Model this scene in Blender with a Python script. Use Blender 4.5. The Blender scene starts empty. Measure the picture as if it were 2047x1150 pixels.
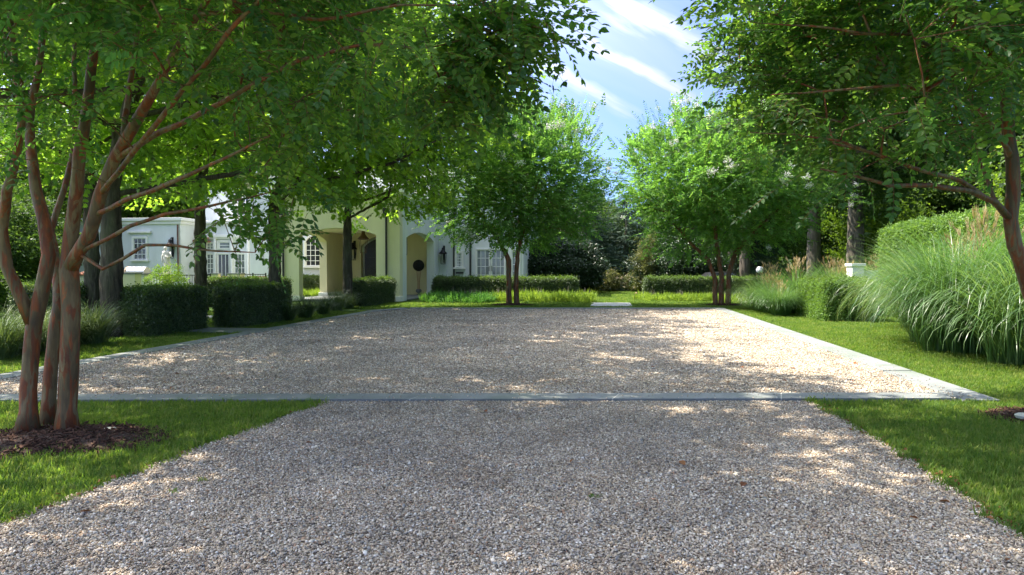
import bpy, bmesh, math, random
import numpy as np
from mathutils import Vector, Matrix
random.seed(7); RNG = np.random.default_rng(7)
S = bpy.context.scene; C = S.collection
R = math.radians; PI = math.pi

# ------------------------------------------------------------------ camera, sky, sun, exposure
F = 1365.0; PITCH = math.atan(36/F); CAMZ = 1.6
cam_d = bpy.data.cameras.new('camera'); cam = bpy.data.objects.new('camera', cam_d); C.objects.link(cam)
cam.location = (0, 0, CAMZ); cam.rotation_euler = (PI/2 - PITCH, 0, 0)
cam_d.sensor_width = 36; cam_d.lens = F/2047*36; cam_d.clip_start = .05; cam_d.clip_end = 3000
S.camera = cam
SUN_TO = Vector((-.52, .17, .84)).normalized()
SUN_EL = math.asin(SUN_TO.z); SUN_AZ = math.atan2(SUN_TO.x, SUN_TO.y)
S.view_settings.view_transform = 'Standard'; S.view_settings.look = 'None'
S.view_settings.exposure = 2.75; S.view_settings.gamma = 1; S.view_settings.use_curve_mapping = False
S.render.engine = 'CYCLES'
S.cycles.max_bounces = 10; S.cycles.diffuse_bounces = 7; S.cycles.glossy_bounces = 2
S.cycles.transmission_bounces = 7; S.cycles.transparent_max_bounces = 4; S.cycles.caustics_reflective = False
S.cycles.sample_clamp_indirect = 6
sl = bpy.data.lights.new('sun', 'SUN'); sl.energy = 2.15; sl.angle = R(.53); sl.color = (1, .92, .79)
so = bpy.data.objects.new('sun', sl); C.objects.link(so); so.location = (-20, 15, 40)
so.rotation_euler = SUN_TO.to_track_quat('Z', 'Y').to_euler()

def make_world():
    w = bpy.data.worlds.new('World'); S.world = w; w.use_nodes = True
    nt = w.node_tree; N = nt.nodes; L = nt.links; N.clear()
    def n(t, **k):
        x = N.new(t)
        for a, b in k.items(): setattr(x, a, b)
        return x
    def m(op, a, b=None, c=None):
        x = n('ShaderNodeMath', operation=op)
        for i, v in enumerate((a, b, c)):
            if v is None: continue
            if isinstance(v, (int, float)): x.inputs[i].default_value = v
            else: L.new(v, x.inputs[i])
        return x.outputs[0]
    sky = n('ShaderNodeTexSky', sky_type='NISHITA'); sky.sun_disc = False
    sky.sun_elevation = SUN_EL; sky.sun_rotation = SUN_AZ; sky.air_density = 1.0; sky.dust_density = .25; sky.ozone_density = 1.2
    tc = n('ShaderNodeTexCoord'); sp = n('ShaderNodeSeparateXYZ'); L.new(tc.outputs['Generated'], sp.inputs[0])
    az = m('ARCTAN2', sp.outputs[0], sp.outputs[1]); el = m('ARCSINE', sp.outputs[2])
    # cirrus run down to the right: rotate (az, el)
    c, s = math.cos(R(-29)), math.sin(R(-29))
    al = m('ADD', m('MULTIPLY', az, c), m('MULTIPLY', el, s))
    ac = m('SUBTRACT', m('MULTIPLY', el, c), m('MULTIPLY', az, s))
    cb = n('ShaderNodeCombineXYZ'); L.new(al, cb.inputs[0]); L.new(ac, cb.inputs[1])
    def noise(sx, sy, det, dist, seed, rough=.6):
        mp = n('ShaderNodeMapping'); mp.inputs['Scale'].default_value = (sx, sy, 1); mp.inputs['Location'].default_value = (seed, seed*.7, seed)
        L.new(cb.outputs[0], mp.inputs[0]); x = n('ShaderNodeTexNoise'); L.new(mp.outputs[0], x.inputs[0])
        x.inputs['Scale'].default_value = 1; x.inputs['Detail'].default_value = det; x.inputs['Distortion'].default_value = dist
        x.inputs['Roughness'].default_value = rough
        return x.outputs['Fac']
    warp = m('MULTIPLY', m('SUBTRACT', noise(9, 9, 3, 0, 5), .5), .035)
    fine = noise(7, 75, 7, .5, 3, .66)
    base = noise(1.6, 9, 4, .6, 11)
    g = m('MULTIPLY', m('SUBTRACT', base, .5), 3.2)
    tot = m('MINIMUM', m('MAXIMUM', g, 0), .8)
    def streak(a0, e0, ln, wd, amp):
        a_ = a0*c + e0*s; b_ = e0*c - a0*s
        u = m('DIVIDE', m('SUBTRACT', al, a_), ln); v = m('DIVIDE', m('SUBTRACT', m('ADD', ac, warp), b_), wd)
        r2 = m('ADD', m('POWER', m('ABSOLUTE', u), 3), m('MULTIPLY', v, v))
        return m('MULTIPLY', m('POWER', 2.718, m('MULTIPLY', r2, -1)), amp)
    def px(x, y): return math.atan((x-1023.5)/F), math.atan((539-y)/F)
    for (x, y, ln, wd, amp) in ((1290, 50, .16, .016, .95), (1285, 150, .10, .007, .85), (1150, 165, .13, .013, .8), (1060, 170, .2, .02, .4)):
        tot = m('ADD', tot, streak(*px(x, y), ln, wd, amp))
    cl = m('MULTIPLY', tot, m('ADD', m('MULTIPLY', fine, 1.5), .02))
    cl = m('MINIMUM', m('MAXIMUM', cl, 0), .8)
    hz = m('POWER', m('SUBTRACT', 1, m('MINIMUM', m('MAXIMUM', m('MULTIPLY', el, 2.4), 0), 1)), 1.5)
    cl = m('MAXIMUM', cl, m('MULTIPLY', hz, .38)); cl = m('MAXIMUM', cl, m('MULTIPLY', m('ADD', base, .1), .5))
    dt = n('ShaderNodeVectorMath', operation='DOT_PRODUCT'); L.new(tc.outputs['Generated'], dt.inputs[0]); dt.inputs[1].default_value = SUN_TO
    fw = m('MULTIPLY_ADD', m('POWER', m('MAXIMUM', dt.outputs['Value'], 0), 2.6), 18.0, 1.0)     # thin cloud brighter towards the sun, boosted overhead out of view to lift the shade
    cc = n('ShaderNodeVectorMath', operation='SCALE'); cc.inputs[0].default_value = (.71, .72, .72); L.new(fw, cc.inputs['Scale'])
    mx = n('ShaderNodeMix', data_type='RGBA'); L.new(cl, mx.inputs[0])
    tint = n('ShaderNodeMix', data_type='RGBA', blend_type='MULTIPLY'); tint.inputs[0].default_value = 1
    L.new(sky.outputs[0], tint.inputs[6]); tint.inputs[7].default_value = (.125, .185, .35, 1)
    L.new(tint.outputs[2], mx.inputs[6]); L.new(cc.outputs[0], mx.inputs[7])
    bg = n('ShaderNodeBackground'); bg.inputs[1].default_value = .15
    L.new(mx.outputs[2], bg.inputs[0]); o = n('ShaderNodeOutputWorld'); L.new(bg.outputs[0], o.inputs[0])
make_world()

# ------------------------------------------------------------------ pixel <-> world helpers
_F = Vector((0, math.cos(PITCH), -math.sin(PITCH))); _U = Vector((0, math.sin(PITCH), math.cos(PITCH)))
def ray(px, py): return _F + Vector(((px-1023.5)/F, 0, 0)) + _U*((575-py)/F)
def G(px, py, z=0):
    d = ray(px, py); t = (z-CAMZ)/d.z; return Vector((d.x*t, d.y*t, z))
def P(px, py, Y):
    d = ray(px, py); t = Y/d.y; return Vector((d.x*t, Y, CAMZ+d.z*t))
def proj(a):
    a = np.asarray(a, float); x = a[:, 0]; y = a[:, 1]; z = a[:, 2]-CAMZ
    f = y*math.cos(PITCH) - z*math.sin(PITCH); u = y*math.sin(PITCH) + z*math.cos(PITCH)
    f = np.where(f < .1, .1, f)
    return 1023.5 + x/f*F, 575 - u/f*F
AX = Vector((math.sin(R(8)), math.cos(R(8)), 0)); LX = Vector((-math.cos(R(8)), math.sin(R(8)), 0))   # along the court / to its left

# ------------------------------------------------------------------ objects
def tag(o, label=None, cat=None, group=None, kind=None):
    if label: o['label'] = label
    if cat: o['category'] = cat
    if group: o['group'] = group
    if kind: o['kind'] = kind
    return o
def thing(name, label, cat, loc=(0, 0, 0), rz=0, group=None):
    o = bpy.data.objects.new(name, None); C.objects.link(o); o.location = loc; o.rotation_euler = (0, 0, rz)
    o.empty_display_size = .2
    return tag(o, label, cat, group)
def link(name, me, parent=None, mats=()):
    o = bpy.data.objects.new(name, me); C.objects.link(o)
    for m in mats: me.materials.append(m)
    if parent: o.parent = parent
    return o
def copy_tree(o, loc, rz=0, sc=1, label=None):
    c = o.copy(); C.objects.link(c); c.location = loc; c.rotation_euler = (0, 0, rz)
    c.scale = sc if hasattr(sc, '__len__') else (sc,)*3
    if label: c['label'] = label
    for ch in list(o.children):
        k = ch.copy(); C.objects.link(k); k.parent = c
        for g in list(ch.children):
            q = g.copy(); C.objects.link(q); q.parent = k
    return c
class MB:
    def __init__(s): s.v = []; s.f = []; s.m = []; s.n = 0
    def add(s, v, f, mi=0):
        v = [tuple(x) for x in v]; s.v += v; s.f += [tuple(i+s.n for i in q) for q in f]; s.m += [mi]*len(f); s.n += len(v); return s
    def box(s, x0, x1, y0, y1, z0, z1, mi=0):
        v = [(x, y, z) for z in (z0, z1) for y in (y0, y1) for x in (x0, x1)]
        return s.add(v, [(0, 2, 3, 1), (4, 5, 7, 6), (0, 1, 5, 4), (2, 6, 7, 3), (0, 4, 6, 2), (1, 3, 7, 5)], mi)
    def prism(s, pts, y0, y1, mi=0):       # polygon in XZ, extruded along Y
        n = len(pts); v = [(x, y0, z) for x, z in pts] + [(x, y1, z) for x, z in pts]
        f = [tuple(range(n)), tuple(range(2*n-1, n-1, -1))] + [(i, i+n, (i+1) % n+n, (i+1) % n) for i in range(n)]
        return s.add(v, f, mi)
    def slab(s, pts, z0, z1, mi=0):        # polygon in XY
        n = len(pts); v = [(p[0], p[1], z0) for p in pts] + [(p[0], p[1], z1) for p in pts]
        f = [tuple(range(n))[::-1], tuple(range(n, 2*n))] + [(i, (i+1) % n, (i+1) % n+n, i+n) for i in range(n)]
        return s.add(v, f, mi)
    def lathe(s, prof, n=20, c=(0, 0, 0), mi=0):
        v = []; f = []
        for r, z in prof: v += [(c[0]+r*math.cos(2*PI*k/n), c[1]+r*math.sin(2*PI*k/n), c[2]+z) for k in range(n)]
        for i in range(len(prof)-1): f += [(i*n+k, i*n+(k+1) % n, (i+1)*n+(k+1) % n, (i+1)*n+k) for k in range(n)]
        f += [tuple(range(n))[::-1], tuple(range((len(prof)-1)*n, len(prof)*n))]
        return s.add(v, f, mi)
    def tube(s, pts, r, n=6, mi=0):
        pts = [Vector(p) for p in pts]; rs = r if hasattr(r, '__len__') else [r]*len(pts)
        v, f = tube_geo(pts, rs, n); return s.add(v, f, mi)
    def mesh(s, name='m', smooth=False):
        me = bpy.data.meshes.new(name); me.from_pydata(s.v, [], s.f); me.polygons.foreach_set('material_index', s.m)
        if smooth: me.polygons.foreach_set('use_smooth', [True]*len(s.f))
        me.update(); return me
    def build(s, name, mats, parent=None, smooth=False, bevel=0):
        me = s.mesh(name, smooth)
        if bevel:
            bm = bmesh.new(); bm.from_mesh(me)
            bmesh.ops.recalc_face_normals(bm, faces=bm.faces)
            bmesh.ops.bevel(bm, geom=[e for e in bm.edges if e.calc_face_angle(0) > .6], offset=bevel, segments=2, profile=.6, affect='EDGES')
            bm.to_mesh(me); bm.free()
        else:
            bm = bmesh.new(); bm.from_mesh(me); bmesh.ops.recalc_face_normals(bm, faces=bm.faces); bm.to_mesh(me); bm.free()
        return link(name, me, parent, mats if isinstance(mats, (list, tuple)) else (mats,))
def tube_geo(pts, rs, n):
    v = []; f = []; up = None
    for i, p in enumerate(pts):
        t = (pts[min(i+1, len(pts)-1)] - pts[max(i-1, 0)])
        t = t.normalized() if t.length > 1e-9 else Vector((0, 0, 1))
        if up is None: up = t.orthogonal().normalized()
        up = (up - t*up.dot(t)); up = up.normalized() if up.length > 1e-6 else t.orthogonal().normalized()
        b = t.cross(up)
        for k in range(n):
            a = 2*PI*k/n; v.append(p + (up*math.cos(a) + b*math.sin(a))*rs[i])
    for i in range(len(pts)-1):
        for k in range(n): f.append((i*n+k, i*n+(k+1) % n, (i+1)*n+(k+1) % n, (i+1)*n+k))
    f.append(tuple(range(n))[::-1]); f.append(tuple(range((len(pts)-1)*n, len(pts)*n)))
    return v, f

# ------------------------------------------------------------------ materials
class MT:
    def __init__(s, name):
        s.m = bpy.data.materials.new(name); s.m.use_nodes = True; s.t = s.m.node_tree; s.t.nodes.clear()
        s.out = s.n('ShaderNodeOutputMaterial')
    def n(s, t, **k):
        x = s.t.nodes.new(t)
        for a, b in k.items(): setattr(x, a, b)
        return x
    def l(s, a, b): s.t.links.new(a, b)
    def noise(s, scale, det=4, sc3=(1, 1, 1), rough=.55, dist=0, coord='Object', w=None):
        tc = s.n('ShaderNodeTexCoord'); mp = s.n('ShaderNodeMapping'); mp.inputs['Scale'].default_value = sc3
        if coord == 'World': g = s.n('ShaderNodeNewGeometry'); s.l(g.outputs['Position'], mp.inputs[0])
        else: s.l(tc.outputs[coord], mp.inputs[0])
        if w: mp.inputs['Location'].default_value = (w, w*2, w*3)
        x = s.n('ShaderNodeTexNoise'); s.l(mp.outputs[0], x.inputs[0]); x.inputs['Scale'].default_value = scale
        x.inputs['Detail'].default_value = det; x.inputs['Roughness'].default_value = rough; x.inputs['Distortion'].default_value = dist
        return x.outputs['Fac']
    def ramp(s, fac, stops, interp='LINEAR'):
        x = s.n('ShaderNodeValToRGB'); s.l(fac, x.inputs[0]); cr = x.color_ramp; cr.interpolation = interp
        while len(cr.elements) > 1: cr.elements.remove(cr.elements[-1])
        for i, (p, c) in enumerate(stops):
            e = cr.elements[0] if i == 0 else cr.elements.new(p); e.position = p
            e.color = (*c, 1) if hasattr(c, '__len__') else (c, c, c, 1)
        return x.outputs[0]
    def mix(s, fac, a, b, bt='MIX'):
        x = s.n('ShaderNodeMix', data_type='RGBA', blend_type=bt)
        for i, v in ((0, fac), (6, a), (7, b)):
            if isinstance(v, (int, float)): x.inputs[i].default_value = v
            elif isinstance(v, tuple): x.inputs[i].default_value = (*v, 1)
            else: s.l(v, x.inputs[i])
        return x.outputs[2]
    def bump(s, h, strength=.3, dist=.02):
        x = s.n('ShaderNodeBump'); x.inputs['Strength'].default_value = strength; x.inputs['Distance'].default_value = dist; s.l(h, x.inputs['Height']); return x.outputs[0]
    def bsdf(s, col, rough=.7, metal=0, spec=.4, bump=None):
        x = s.n('ShaderNodeBsdfPrincipled')
        if isinstance(col, tuple): x.inputs['Base Color'].default_value = (*col, 1)
        else: s.l(col, x.inputs['Base Color'])
        if isinstance(rough, (int, float)): x.inputs['Roughness'].default_value = rough
        else: s.l(rough, x.inputs['Roughness'])
        x.inputs['Metallic'].default_value = metal; x.inputs['Specular IOR Level'].default_value = spec
        if bump is not None: s.l(bump, x.inputs['Normal'])
        s.l(x.outputs[0], s.out.inputs[0]); return x
def simple(name, col, rough=.7, metal=0, var=.12, scale=6, bump=.0, spec=.4):
    t = MT(name); f = t.noise(scale, 5)
    a = tuple(c*(1-var) for c in col); b = tuple(min(1, c*(1+var)) for c in col)
    bp = t.bump(t.noise(scale*6, 4, w=3), bump, .01) if bump else None
    t.bsdf(t.ramp(f, [(.3, a), (.7, b)]), rough, metal, spec, bp); return t.m
def leafmat(name, cols, trans=.38, rough=.45, tint=1.9, spec=.35, yellow=.5):
    """cols: ramp over the leaf's own random value; translucent share lets the sun through"""
    t = MT(name); oi = t.n('ShaderNodeObjectInfo'); g = t.n('ShaderNodeNewGeometry')
    a = t.n('ShaderNodeMath', operation='MULTIPLY_ADD'); t.l(oi.outputs['Random'], a.inputs[0]); a.inputs[1].default_value = .6
    b = t.n('ShaderNodeMath', operation='MULTIPLY'); t.l(g.outputs['Random Per Island'], b.inputs[0]); b.inputs[1].default_value = .4
    t.l(b.outputs[0], a.inputs[2])
    k = len(cols)-1
    col = t.ramp(a.outputs[0], [(i/k, c) for i, c in enumerate(cols)])
    x = t.bsdf(col, rough, 0, spec)
    tr = t.n('ShaderNodeBsdfTranslucent')
    tc = t.mix(1.0, col, (tint*1.05, tint, tint*yellow), 'MULTIPLY'); t.l(tc, tr.inputs[0])
    ms = t.n('ShaderNodeMixShader'); ms.inputs[0].default_value = trans; t.l(x.outputs[0], ms.inputs[1]); t.l(tr.outputs[0], ms.inputs[2])
    t.l(ms.outputs[0], t.out.inputs[0]); return t.m

M = {}
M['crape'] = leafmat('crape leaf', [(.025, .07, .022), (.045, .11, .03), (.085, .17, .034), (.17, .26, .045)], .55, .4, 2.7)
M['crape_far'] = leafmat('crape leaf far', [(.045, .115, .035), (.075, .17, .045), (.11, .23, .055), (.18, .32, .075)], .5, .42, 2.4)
M['maple'] = leafmat('maple leaf', [(.055, .11, .022), (.09, .17, .028), (.14, .24, .032), (.21, .32, .045)], .55, .5, 2.6)
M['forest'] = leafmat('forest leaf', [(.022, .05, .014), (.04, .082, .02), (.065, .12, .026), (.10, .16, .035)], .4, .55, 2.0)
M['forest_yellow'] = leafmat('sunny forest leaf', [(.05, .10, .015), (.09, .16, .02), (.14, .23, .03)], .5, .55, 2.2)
M['conifer'] = leafmat('conifer needles', [(.022, .055, .032), (.038, .08, .045), (.055, .11, .055)], .15, .6, 1.2)
M['holly'] = leafmat('dark holly leaf', [(.014, .034, .014), (.024, .052, .018), (.045, .08, .026)], .12, .35, 1.2, .5)
M['boxwood'] = leafmat('boxwood leaf', [(.02, .04, .018), (.055, .09, .035), (.09, .14, .05), (.17, .22, .09)], .25, .4, 1.5, .6)
M['boxwood_top'] = leafmat('boxwood new growth', [(.05, .10, .02), (.09, .16, .03), (.13, .21, .04)], .4, .5, 1.8)
M['privet'] = leafmat('privet leaf', [(.06, .125, .03), (.11, .2, .045), (.17, .28, .06)], .42, .45, 2.0)
M['lawn'] = leafmat('lawn grass blade', [(.055, .11, .022), (.085, .165, .03), (.135, .215, .042), (.23, .25, .09)], .45, .6, 2.0, .2)
M['miscanthus'] = leafmat('miscanthus blade', [(.05, .12, .035), (.08, .17, .05), (.13, .22, .075), (.32, .38, .25)], .4, .36, 1.7, .6)
M['fountain'] = leafmat('fountain grass blade', [(.05, .095, .035), (.085, .14, .05), (.15, .2, .085)], .3, .45, 1.4, .4)
M['plume'] = leafmat('tan grass plume', [(.36, .28, .16), (.48, .38, .22), (.58, .48, .32)], .3, .7, 1.1, .2)
M['lime'] = leafmat('lime ground cover leaf', [(.12, .2, .035), (.2, .3, .045), (.3, .4, .08)], .42, .55, 1.8, .3)
M['green_cover'] = leafmat('green ground cover leaf', [(.05, .15, .035), (.08, .21, .045), (.13, .27, .06)], .42, .55, 1.8, .3)
M['lavender'] = leafmat('lavender spike', [(.2, .2, .16), (.3, .27, .26), (.38, .33, .32)], .2, .7, 1.0, .2)
M['hydrangea'] = leafmat('hydrangea leaf', [(.06, .09, .03), (.12, .14, .05), (.2, .2, .08)], .35, .5, 1.6)
M['hydrangea_head'] = leafmat('hydrangea flower', [(.4, .3, .26), (.5, .42, .34), (.55, .5, .4)], .2, .7, 1.0)
M['white_flower'] = leafmat('white crape blossom', [(.62, .62, .56), (.75, .74, .7), (.85, .85, .82)], .25, .7, 1.0, .2, 1.0)
M['dead_leaf'] = leafmat('fallen brown leaf', [(.12, .05, .02), (.22, .09, .04), (.3, .15, .06)], .1, .7, 1.0, .2)

def patchy(m, lo=(.72, .8, .8), hi=(1.2, 1.08, 1.0), scale=.9):
    # broad worn and dry patches that belong to the turf itself
    nt = m.node_tree; pr = next(n for n in nt.nodes if n.type == 'BSDF_PRINCIPLED'); lk = pr.inputs['Base Color'].links[0]; src = lk.from_socket
    g = nt.nodes.new('ShaderNodeNewGeometry'); x = nt.nodes.new('ShaderNodeTexNoise'); x.inputs['Scale'].default_value = scale; x.inputs['Detail'].default_value = 6; nt.links.new(g.outputs['Position'], x.inputs[0])
    r = nt.nodes.new('ShaderNodeValToRGB'); nt.links.new(x.outputs['Fac'], r.inputs[0]); r.color_ramp.elements[0].position = .35; r.color_ramp.elements[1].position = .65
    r.color_ramp.elements[0].color = (*lo, 1); r.color_ramp.elements[1].color = (*hi, 1)
    mx = nt.nodes.new('ShaderNodeMix'); mx.data_type = 'RGBA'; mx.blend_type = 'MULTIPLY'; mx.inputs[0].default_value = 1
    nt.links.new(src, mx.inputs[6]); nt.links.new(r.outputs[0], mx.inputs[7]); nt.links.new(mx.outputs[2], pr.inputs['Base Color'])
patchy(M['lawn'])

def crape_bark():
    t = MT('crape myrtle bark')
    f1 = t.noise(1.0, 6, (13, 13, 2.4), .6, 1.2, w=2); f2 = t.noise(1.0, 3, (5, 5, 1.6), .45, 1.4, w=9); f3 = t.noise(1, 6, (40, 40, 6), .6)
    red = t.ramp(t.noise(1, 4, (14, 14, 2), .6), [(.3, (.11, .03, .012)), (.55, (.23, .062, .018)), (.75, (.42, .13, .035))])
    tan = t.ramp(f2, [(.3, (.075, .05, .024)), (.5, (.17, .115, .052)), (.7, (.25, .18, .09))])
    k = t.ramp(f1, [(.485, 0.0), (.55, 1.0)])
    col = t.mix(k, tan, red); col = t.mix(t.ramp(f3, [(.3, .55), (.6, 0.0)]), col, (.06, .04, .03))
    t.bsdf(col, .62, 0, .3, t.bump(t.mix(.5, f1, f3), .5, .012)); return t.m
def rough_bark(name, a, b, sx=12):
    t = MT(name); v = t.noise(1, 6, (sx, sx, sx*.16), .65, .6); f = t.noise(1, 3, (3, 3, 1), .5, w=5)
    col = t.ramp(v, [(.32, tuple(c*.35 for c in a)), (.52, a), (.72, b)]); col = t.mix(t.ramp(f, [(.5, 0.0), (.75, .5)]), col, (.12, .13, .07))
    t.bsdf(col, .9, 0, .2, t.bump(v, .9, .04)); return t.m
M['crape_bark'] = crape_bark()
M['maple_bark'] = rough_bark('maple bark', (.075, .06, .042), (.165, .14, .10))
M['oak_bark'] = rough_bark('oak bark', (.11, .095, .075), (.22, .195, .16), 9)

def pebble_mat():
    t = MT('gravel pebbles'); oi = t.n('ShaderNodeObjectInfo')
    col = t.ramp(oi.outputs['Random'], [(0, (.2, .17, .14)), (.09, (.34, .27, .2)), (.22, (.5, .41, .30)), (.38, (.36, .33, .29)), (.48, (.6, .51, .40)), (.62, (.46, .41, .35)),
        (.72, (.66, .57, .46)), (.8, (.29, .29, .28)), (.87, (.72, .66, .56)), (.93, (.42, .27, .18)), (.96, (.8, .76, .68))], 'CONSTANT')
    # patches where the gravel is paler or browner, as raked and driven
    wv = t.ramp(t.noise(.55, 5, coord='World'), [(.35, (.84, .83, .82)), (.65, (1.16, 1.12, 1.06))])
    w2 = t.ramp(t.noise(2.3, 6, coord='World', w=7, rough=.65), [(.34, (.86, .82, .77)), (.5, (1.02, 1.02, 1.0)), (.68, (1.14, 1.13, 1.12))])
    t.bsdf(t.mix(1.0, t.mix(1.0, col, wv, 'MULTIPLY'), w2, 'MULTIPLY'), .75, 0, .3); return t.m
def gravel_ground(name='gravel bed'):
    t = MT(name); g = t.n('ShaderNodeNewGeometry')
    v = t.n('ShaderNodeTexVoronoi'); v.inputs['Scale'].default_value = 44; t.l(g.outputs['Position'], v.inputs['Vector'])
    sp = t.n('ShaderNodeSeparateColor'); t.l(v.outputs['Color'], sp.inputs[0])
    col = t.ramp(sp.outputs[0], [(0, (.24, .2, .16)), (.25, (.44, .35, .26)), (.5, (.38, .34, .3)), (.65, (.60, .5, .39)), (.85, (.48, .42, .35)), (.93, (.74, .66, .55))], 'CONSTANT')
    dk = t.ramp(v.outputs['Distance'], [(.0, 1.0), (.5, .75), (.8, .2)])
    col = t.mix(1.0, col, dk, 'MULTIPLY')
    wv = t.ramp(t.noise(.55, 5, coord='World'), [(.35, (.88, .87, .86)), (.65, (1.2, 1.15, 1.08))])
    t.bsdf(t.mix(1.0, col, wv, 'MULTIPLY'), .85, 0, .2, t.bump(dk, .8, .012)); return t.m
M['pebble'] = pebble_mat(); M['gravel'] = gravel_ground()
def lawn_ground():
    t = MT('lawn soil and thatch')
    a = t.noise(.35, 6, coord='World'); b = t.noise(9, 6, coord='World'); c = t.noise(60, 4, coord='World')
    col = t.ramp(b, [(.3, (.04, .085, .012)), (.55, (.07, .14, .018)), (.75, (.12, .18, .03))])
    col = t.mix(t.ramp(a, [(.4, 0.0), (.7, .5)]), col, (.10, .15, .03))
    col = t.mix(t.ramp(c, [(.35, .6), (.55, 0.0)]), col, (.02, .04, .008))
    t.bsdf(col, .9, 0, .15, t.bump(c, .8, .03)); return t.m
M['ground'] = lawn_ground()
def stone(name, a, b, mottled=.35):
    t = MT(name); f = t.noise(2.2, 7, coord='World', rough=.62); s = t.noise(45, 5, coord='World')
    col = t.ramp(f, [(.3, a), (.7, b)]); col = t.mix(t.ramp(s, [(.3, mottled), (.55, 0.0)]), col, tuple(x*.55 for x in a))
    lich = t.ramp(t.noise(.9, 6, coord='World', w=4), [(.52, 0.0), (.62, .45)])
    col = t.mix(lich, col, (a[0]*.8, a[1]*.92, a[2]*.7))
    t.bsdf(col, .75, 0, .35, t.bump(s, .35, .006)); return t.m
M['bluestone'] = stone('bluestone', (.165, .178, .172), (.25, .265, .257))
M['limestone'] = stone('pale concrete', (.42, .41, .38), (.58, .57, .53), .15)
def stucco(name, col, stain=.12):
    t = MT(name); a = t.noise(1.1, 6, (1, 1, .35), coord='World'); b = t.noise(55, 5, coord='World')
    c2 = tuple(x*(1-stain) for x in col)
    t.bsdf(t.ramp(a, [(.35, c2), (.65, col)]), .88, 0, .2, t.bump(b, .25, .006)); return t.m
M['stucco_white'] = stucco('white stucco', (.70, .73, .71), .16); M['stucco_cream'] = stucco('cream stucco', (.74, .69, .49), .14)
M['stucco_inner'] = stucco('yellow cream stucco', (.78, .69, .43)); M['trim'] = stucco('painted stone trim', (.8, .79, .74), .08)
M['white_paint'] = simple('white paint', (.8, .8, .78), .4, 0, .04); M['iron'] = simple('black iron', (.02, .02, .02), .45, .6, .3)
M['pipe'] = simple('dark bronze downpipe', (.045, .045, .045), .45, .4, .2); M['copper'] = simple('aged copper', (.17, .10, .07), .5, .7, .35)
M['rust'] = simple('brown downpipe', (.12, .06, .045), .5, .3, .2)
M['door'] = simple('black door', (.014, .014, .015), .3, 0, .3)
M['steel'] = simple('stainless steel', (.62, .62, .62), .28, 1, .08)
M['brick'] = simple('fire brick', (.34, .25, .18), .8, 0, .2, 14, .4)
M['wood'] = simple('teak', (.42, .22, .12), .6, 0, .25, 12, .3)
M['marble'] = simple('weathered marble', (.6, .57, .5), .7, 0, .22, 5, .4)
M['terracotta'] = simple('terracotta roof', (.36, .13, .07), .8, 0, .3, 8, .3)
M['slate'] = simple('grey slate roof', (.10, .10, .10), .7, 0, .3, 8, .3)
M['soil'] = simple('dark bark mulch', (.045, .025, .017), .95, 0, .5, 25, .9)
M['mulch'] = leafmat('mulch chips', [(.02, .012, .008), (.05, .025, .016), (.09, .045, .03), (.16, .09, .06)], .0, .9, 1.0, .2)
M['wicker'] = simple('black woven twig ball', (.012, .011, .011), .8, 0, .4, 40, .8); M['lead'] = simple('lead grey urn', (.17, .17, .165), .7, .2, .2, 12, .3)
def glass(name, col):
    t = MT(name); f = t.noise(1.3, 4, coord='World'); t.bsdf(t.ramp(f, [(.35, tuple(c*.5 for c in col)), (.65, col)]), .06, 0, .9); return t.m
M['glass_dark'] = glass('dark window glass', (.045, .05, .055)); M['glass_grey'] = glass('curtained window glass', (.22, .25, .25))
M['opal'] = simple('opal globe', (.85, .85, .85), .3, 0, .02)
M['lantern_glass'] = glass('lantern glass', (.3, .3, .27))

# ------------------------------------------------------------------ scattering (geometry nodes inside the object itself)
_groups = {}
def gn(k):
    if k in _groups: return _groups[k]
    t = bpy.data.node_groups.new('scatter%d' % k, 'GeometryNodeTree')
    t.interface.new_socket('Geometry', in_out='INPUT', socket_type='NodeSocketGeometry'); t.interface.new_socket('Geometry', in_out='OUTPUT', socket_type='NodeSocketGeometry')
    i = t.nodes.new('NodeGroupInput'); o = t.nodes.new('NodeGroupOutput')
    def attr(n, ty):
        x = t.nodes.new('GeometryNodeInputNamedAttribute'); x.data_type = ty; x.inputs['Name'].default_value = n; return x.outputs[0]
    src = attr('src', 'INT')
    def sep(v):
        c = t.nodes.new('FunctionNodeCompare'); c.data_type = 'INT'; c.operation = 'EQUAL'; t.links.new(src, c.inputs[2]); c.inputs[3].default_value = v
        s = t.nodes.new('GeometryNodeSeparateGeometry'); s.domain = 'POINT'; t.links.new(i.outputs[0], s.inputs[0]); t.links.new(c.outputs[0], s.inputs[1]); return s.outputs[0]
    iop = t.nodes.new('GeometryNodeInstanceOnPoints'); t.links.new(sep(0), iop.inputs['Points'])
    gi = t.nodes.new('GeometryNodeGeometryToInstance')
    for v in range(k): t.links.new(sep(v+1), gi.inputs[0])
    t.links.new(gi.outputs[0], iop.inputs['Instance'])
    if k > 1: iop.inputs['Pick Instance'].default_value = True; t.links.new(attr('idx', 'INT'), iop.inputs['Instance Index'])
    t.links.new(attr('rot', 'FLOAT_VECTOR'), iop.inputs['Rotation']); t.links.new(attr('scl', 'FLOAT_VECTOR'), iop.inputs['Scale'])
    t.links.new(iop.outputs[0], o.inputs[0]); _groups[k] = t; return t
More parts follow.
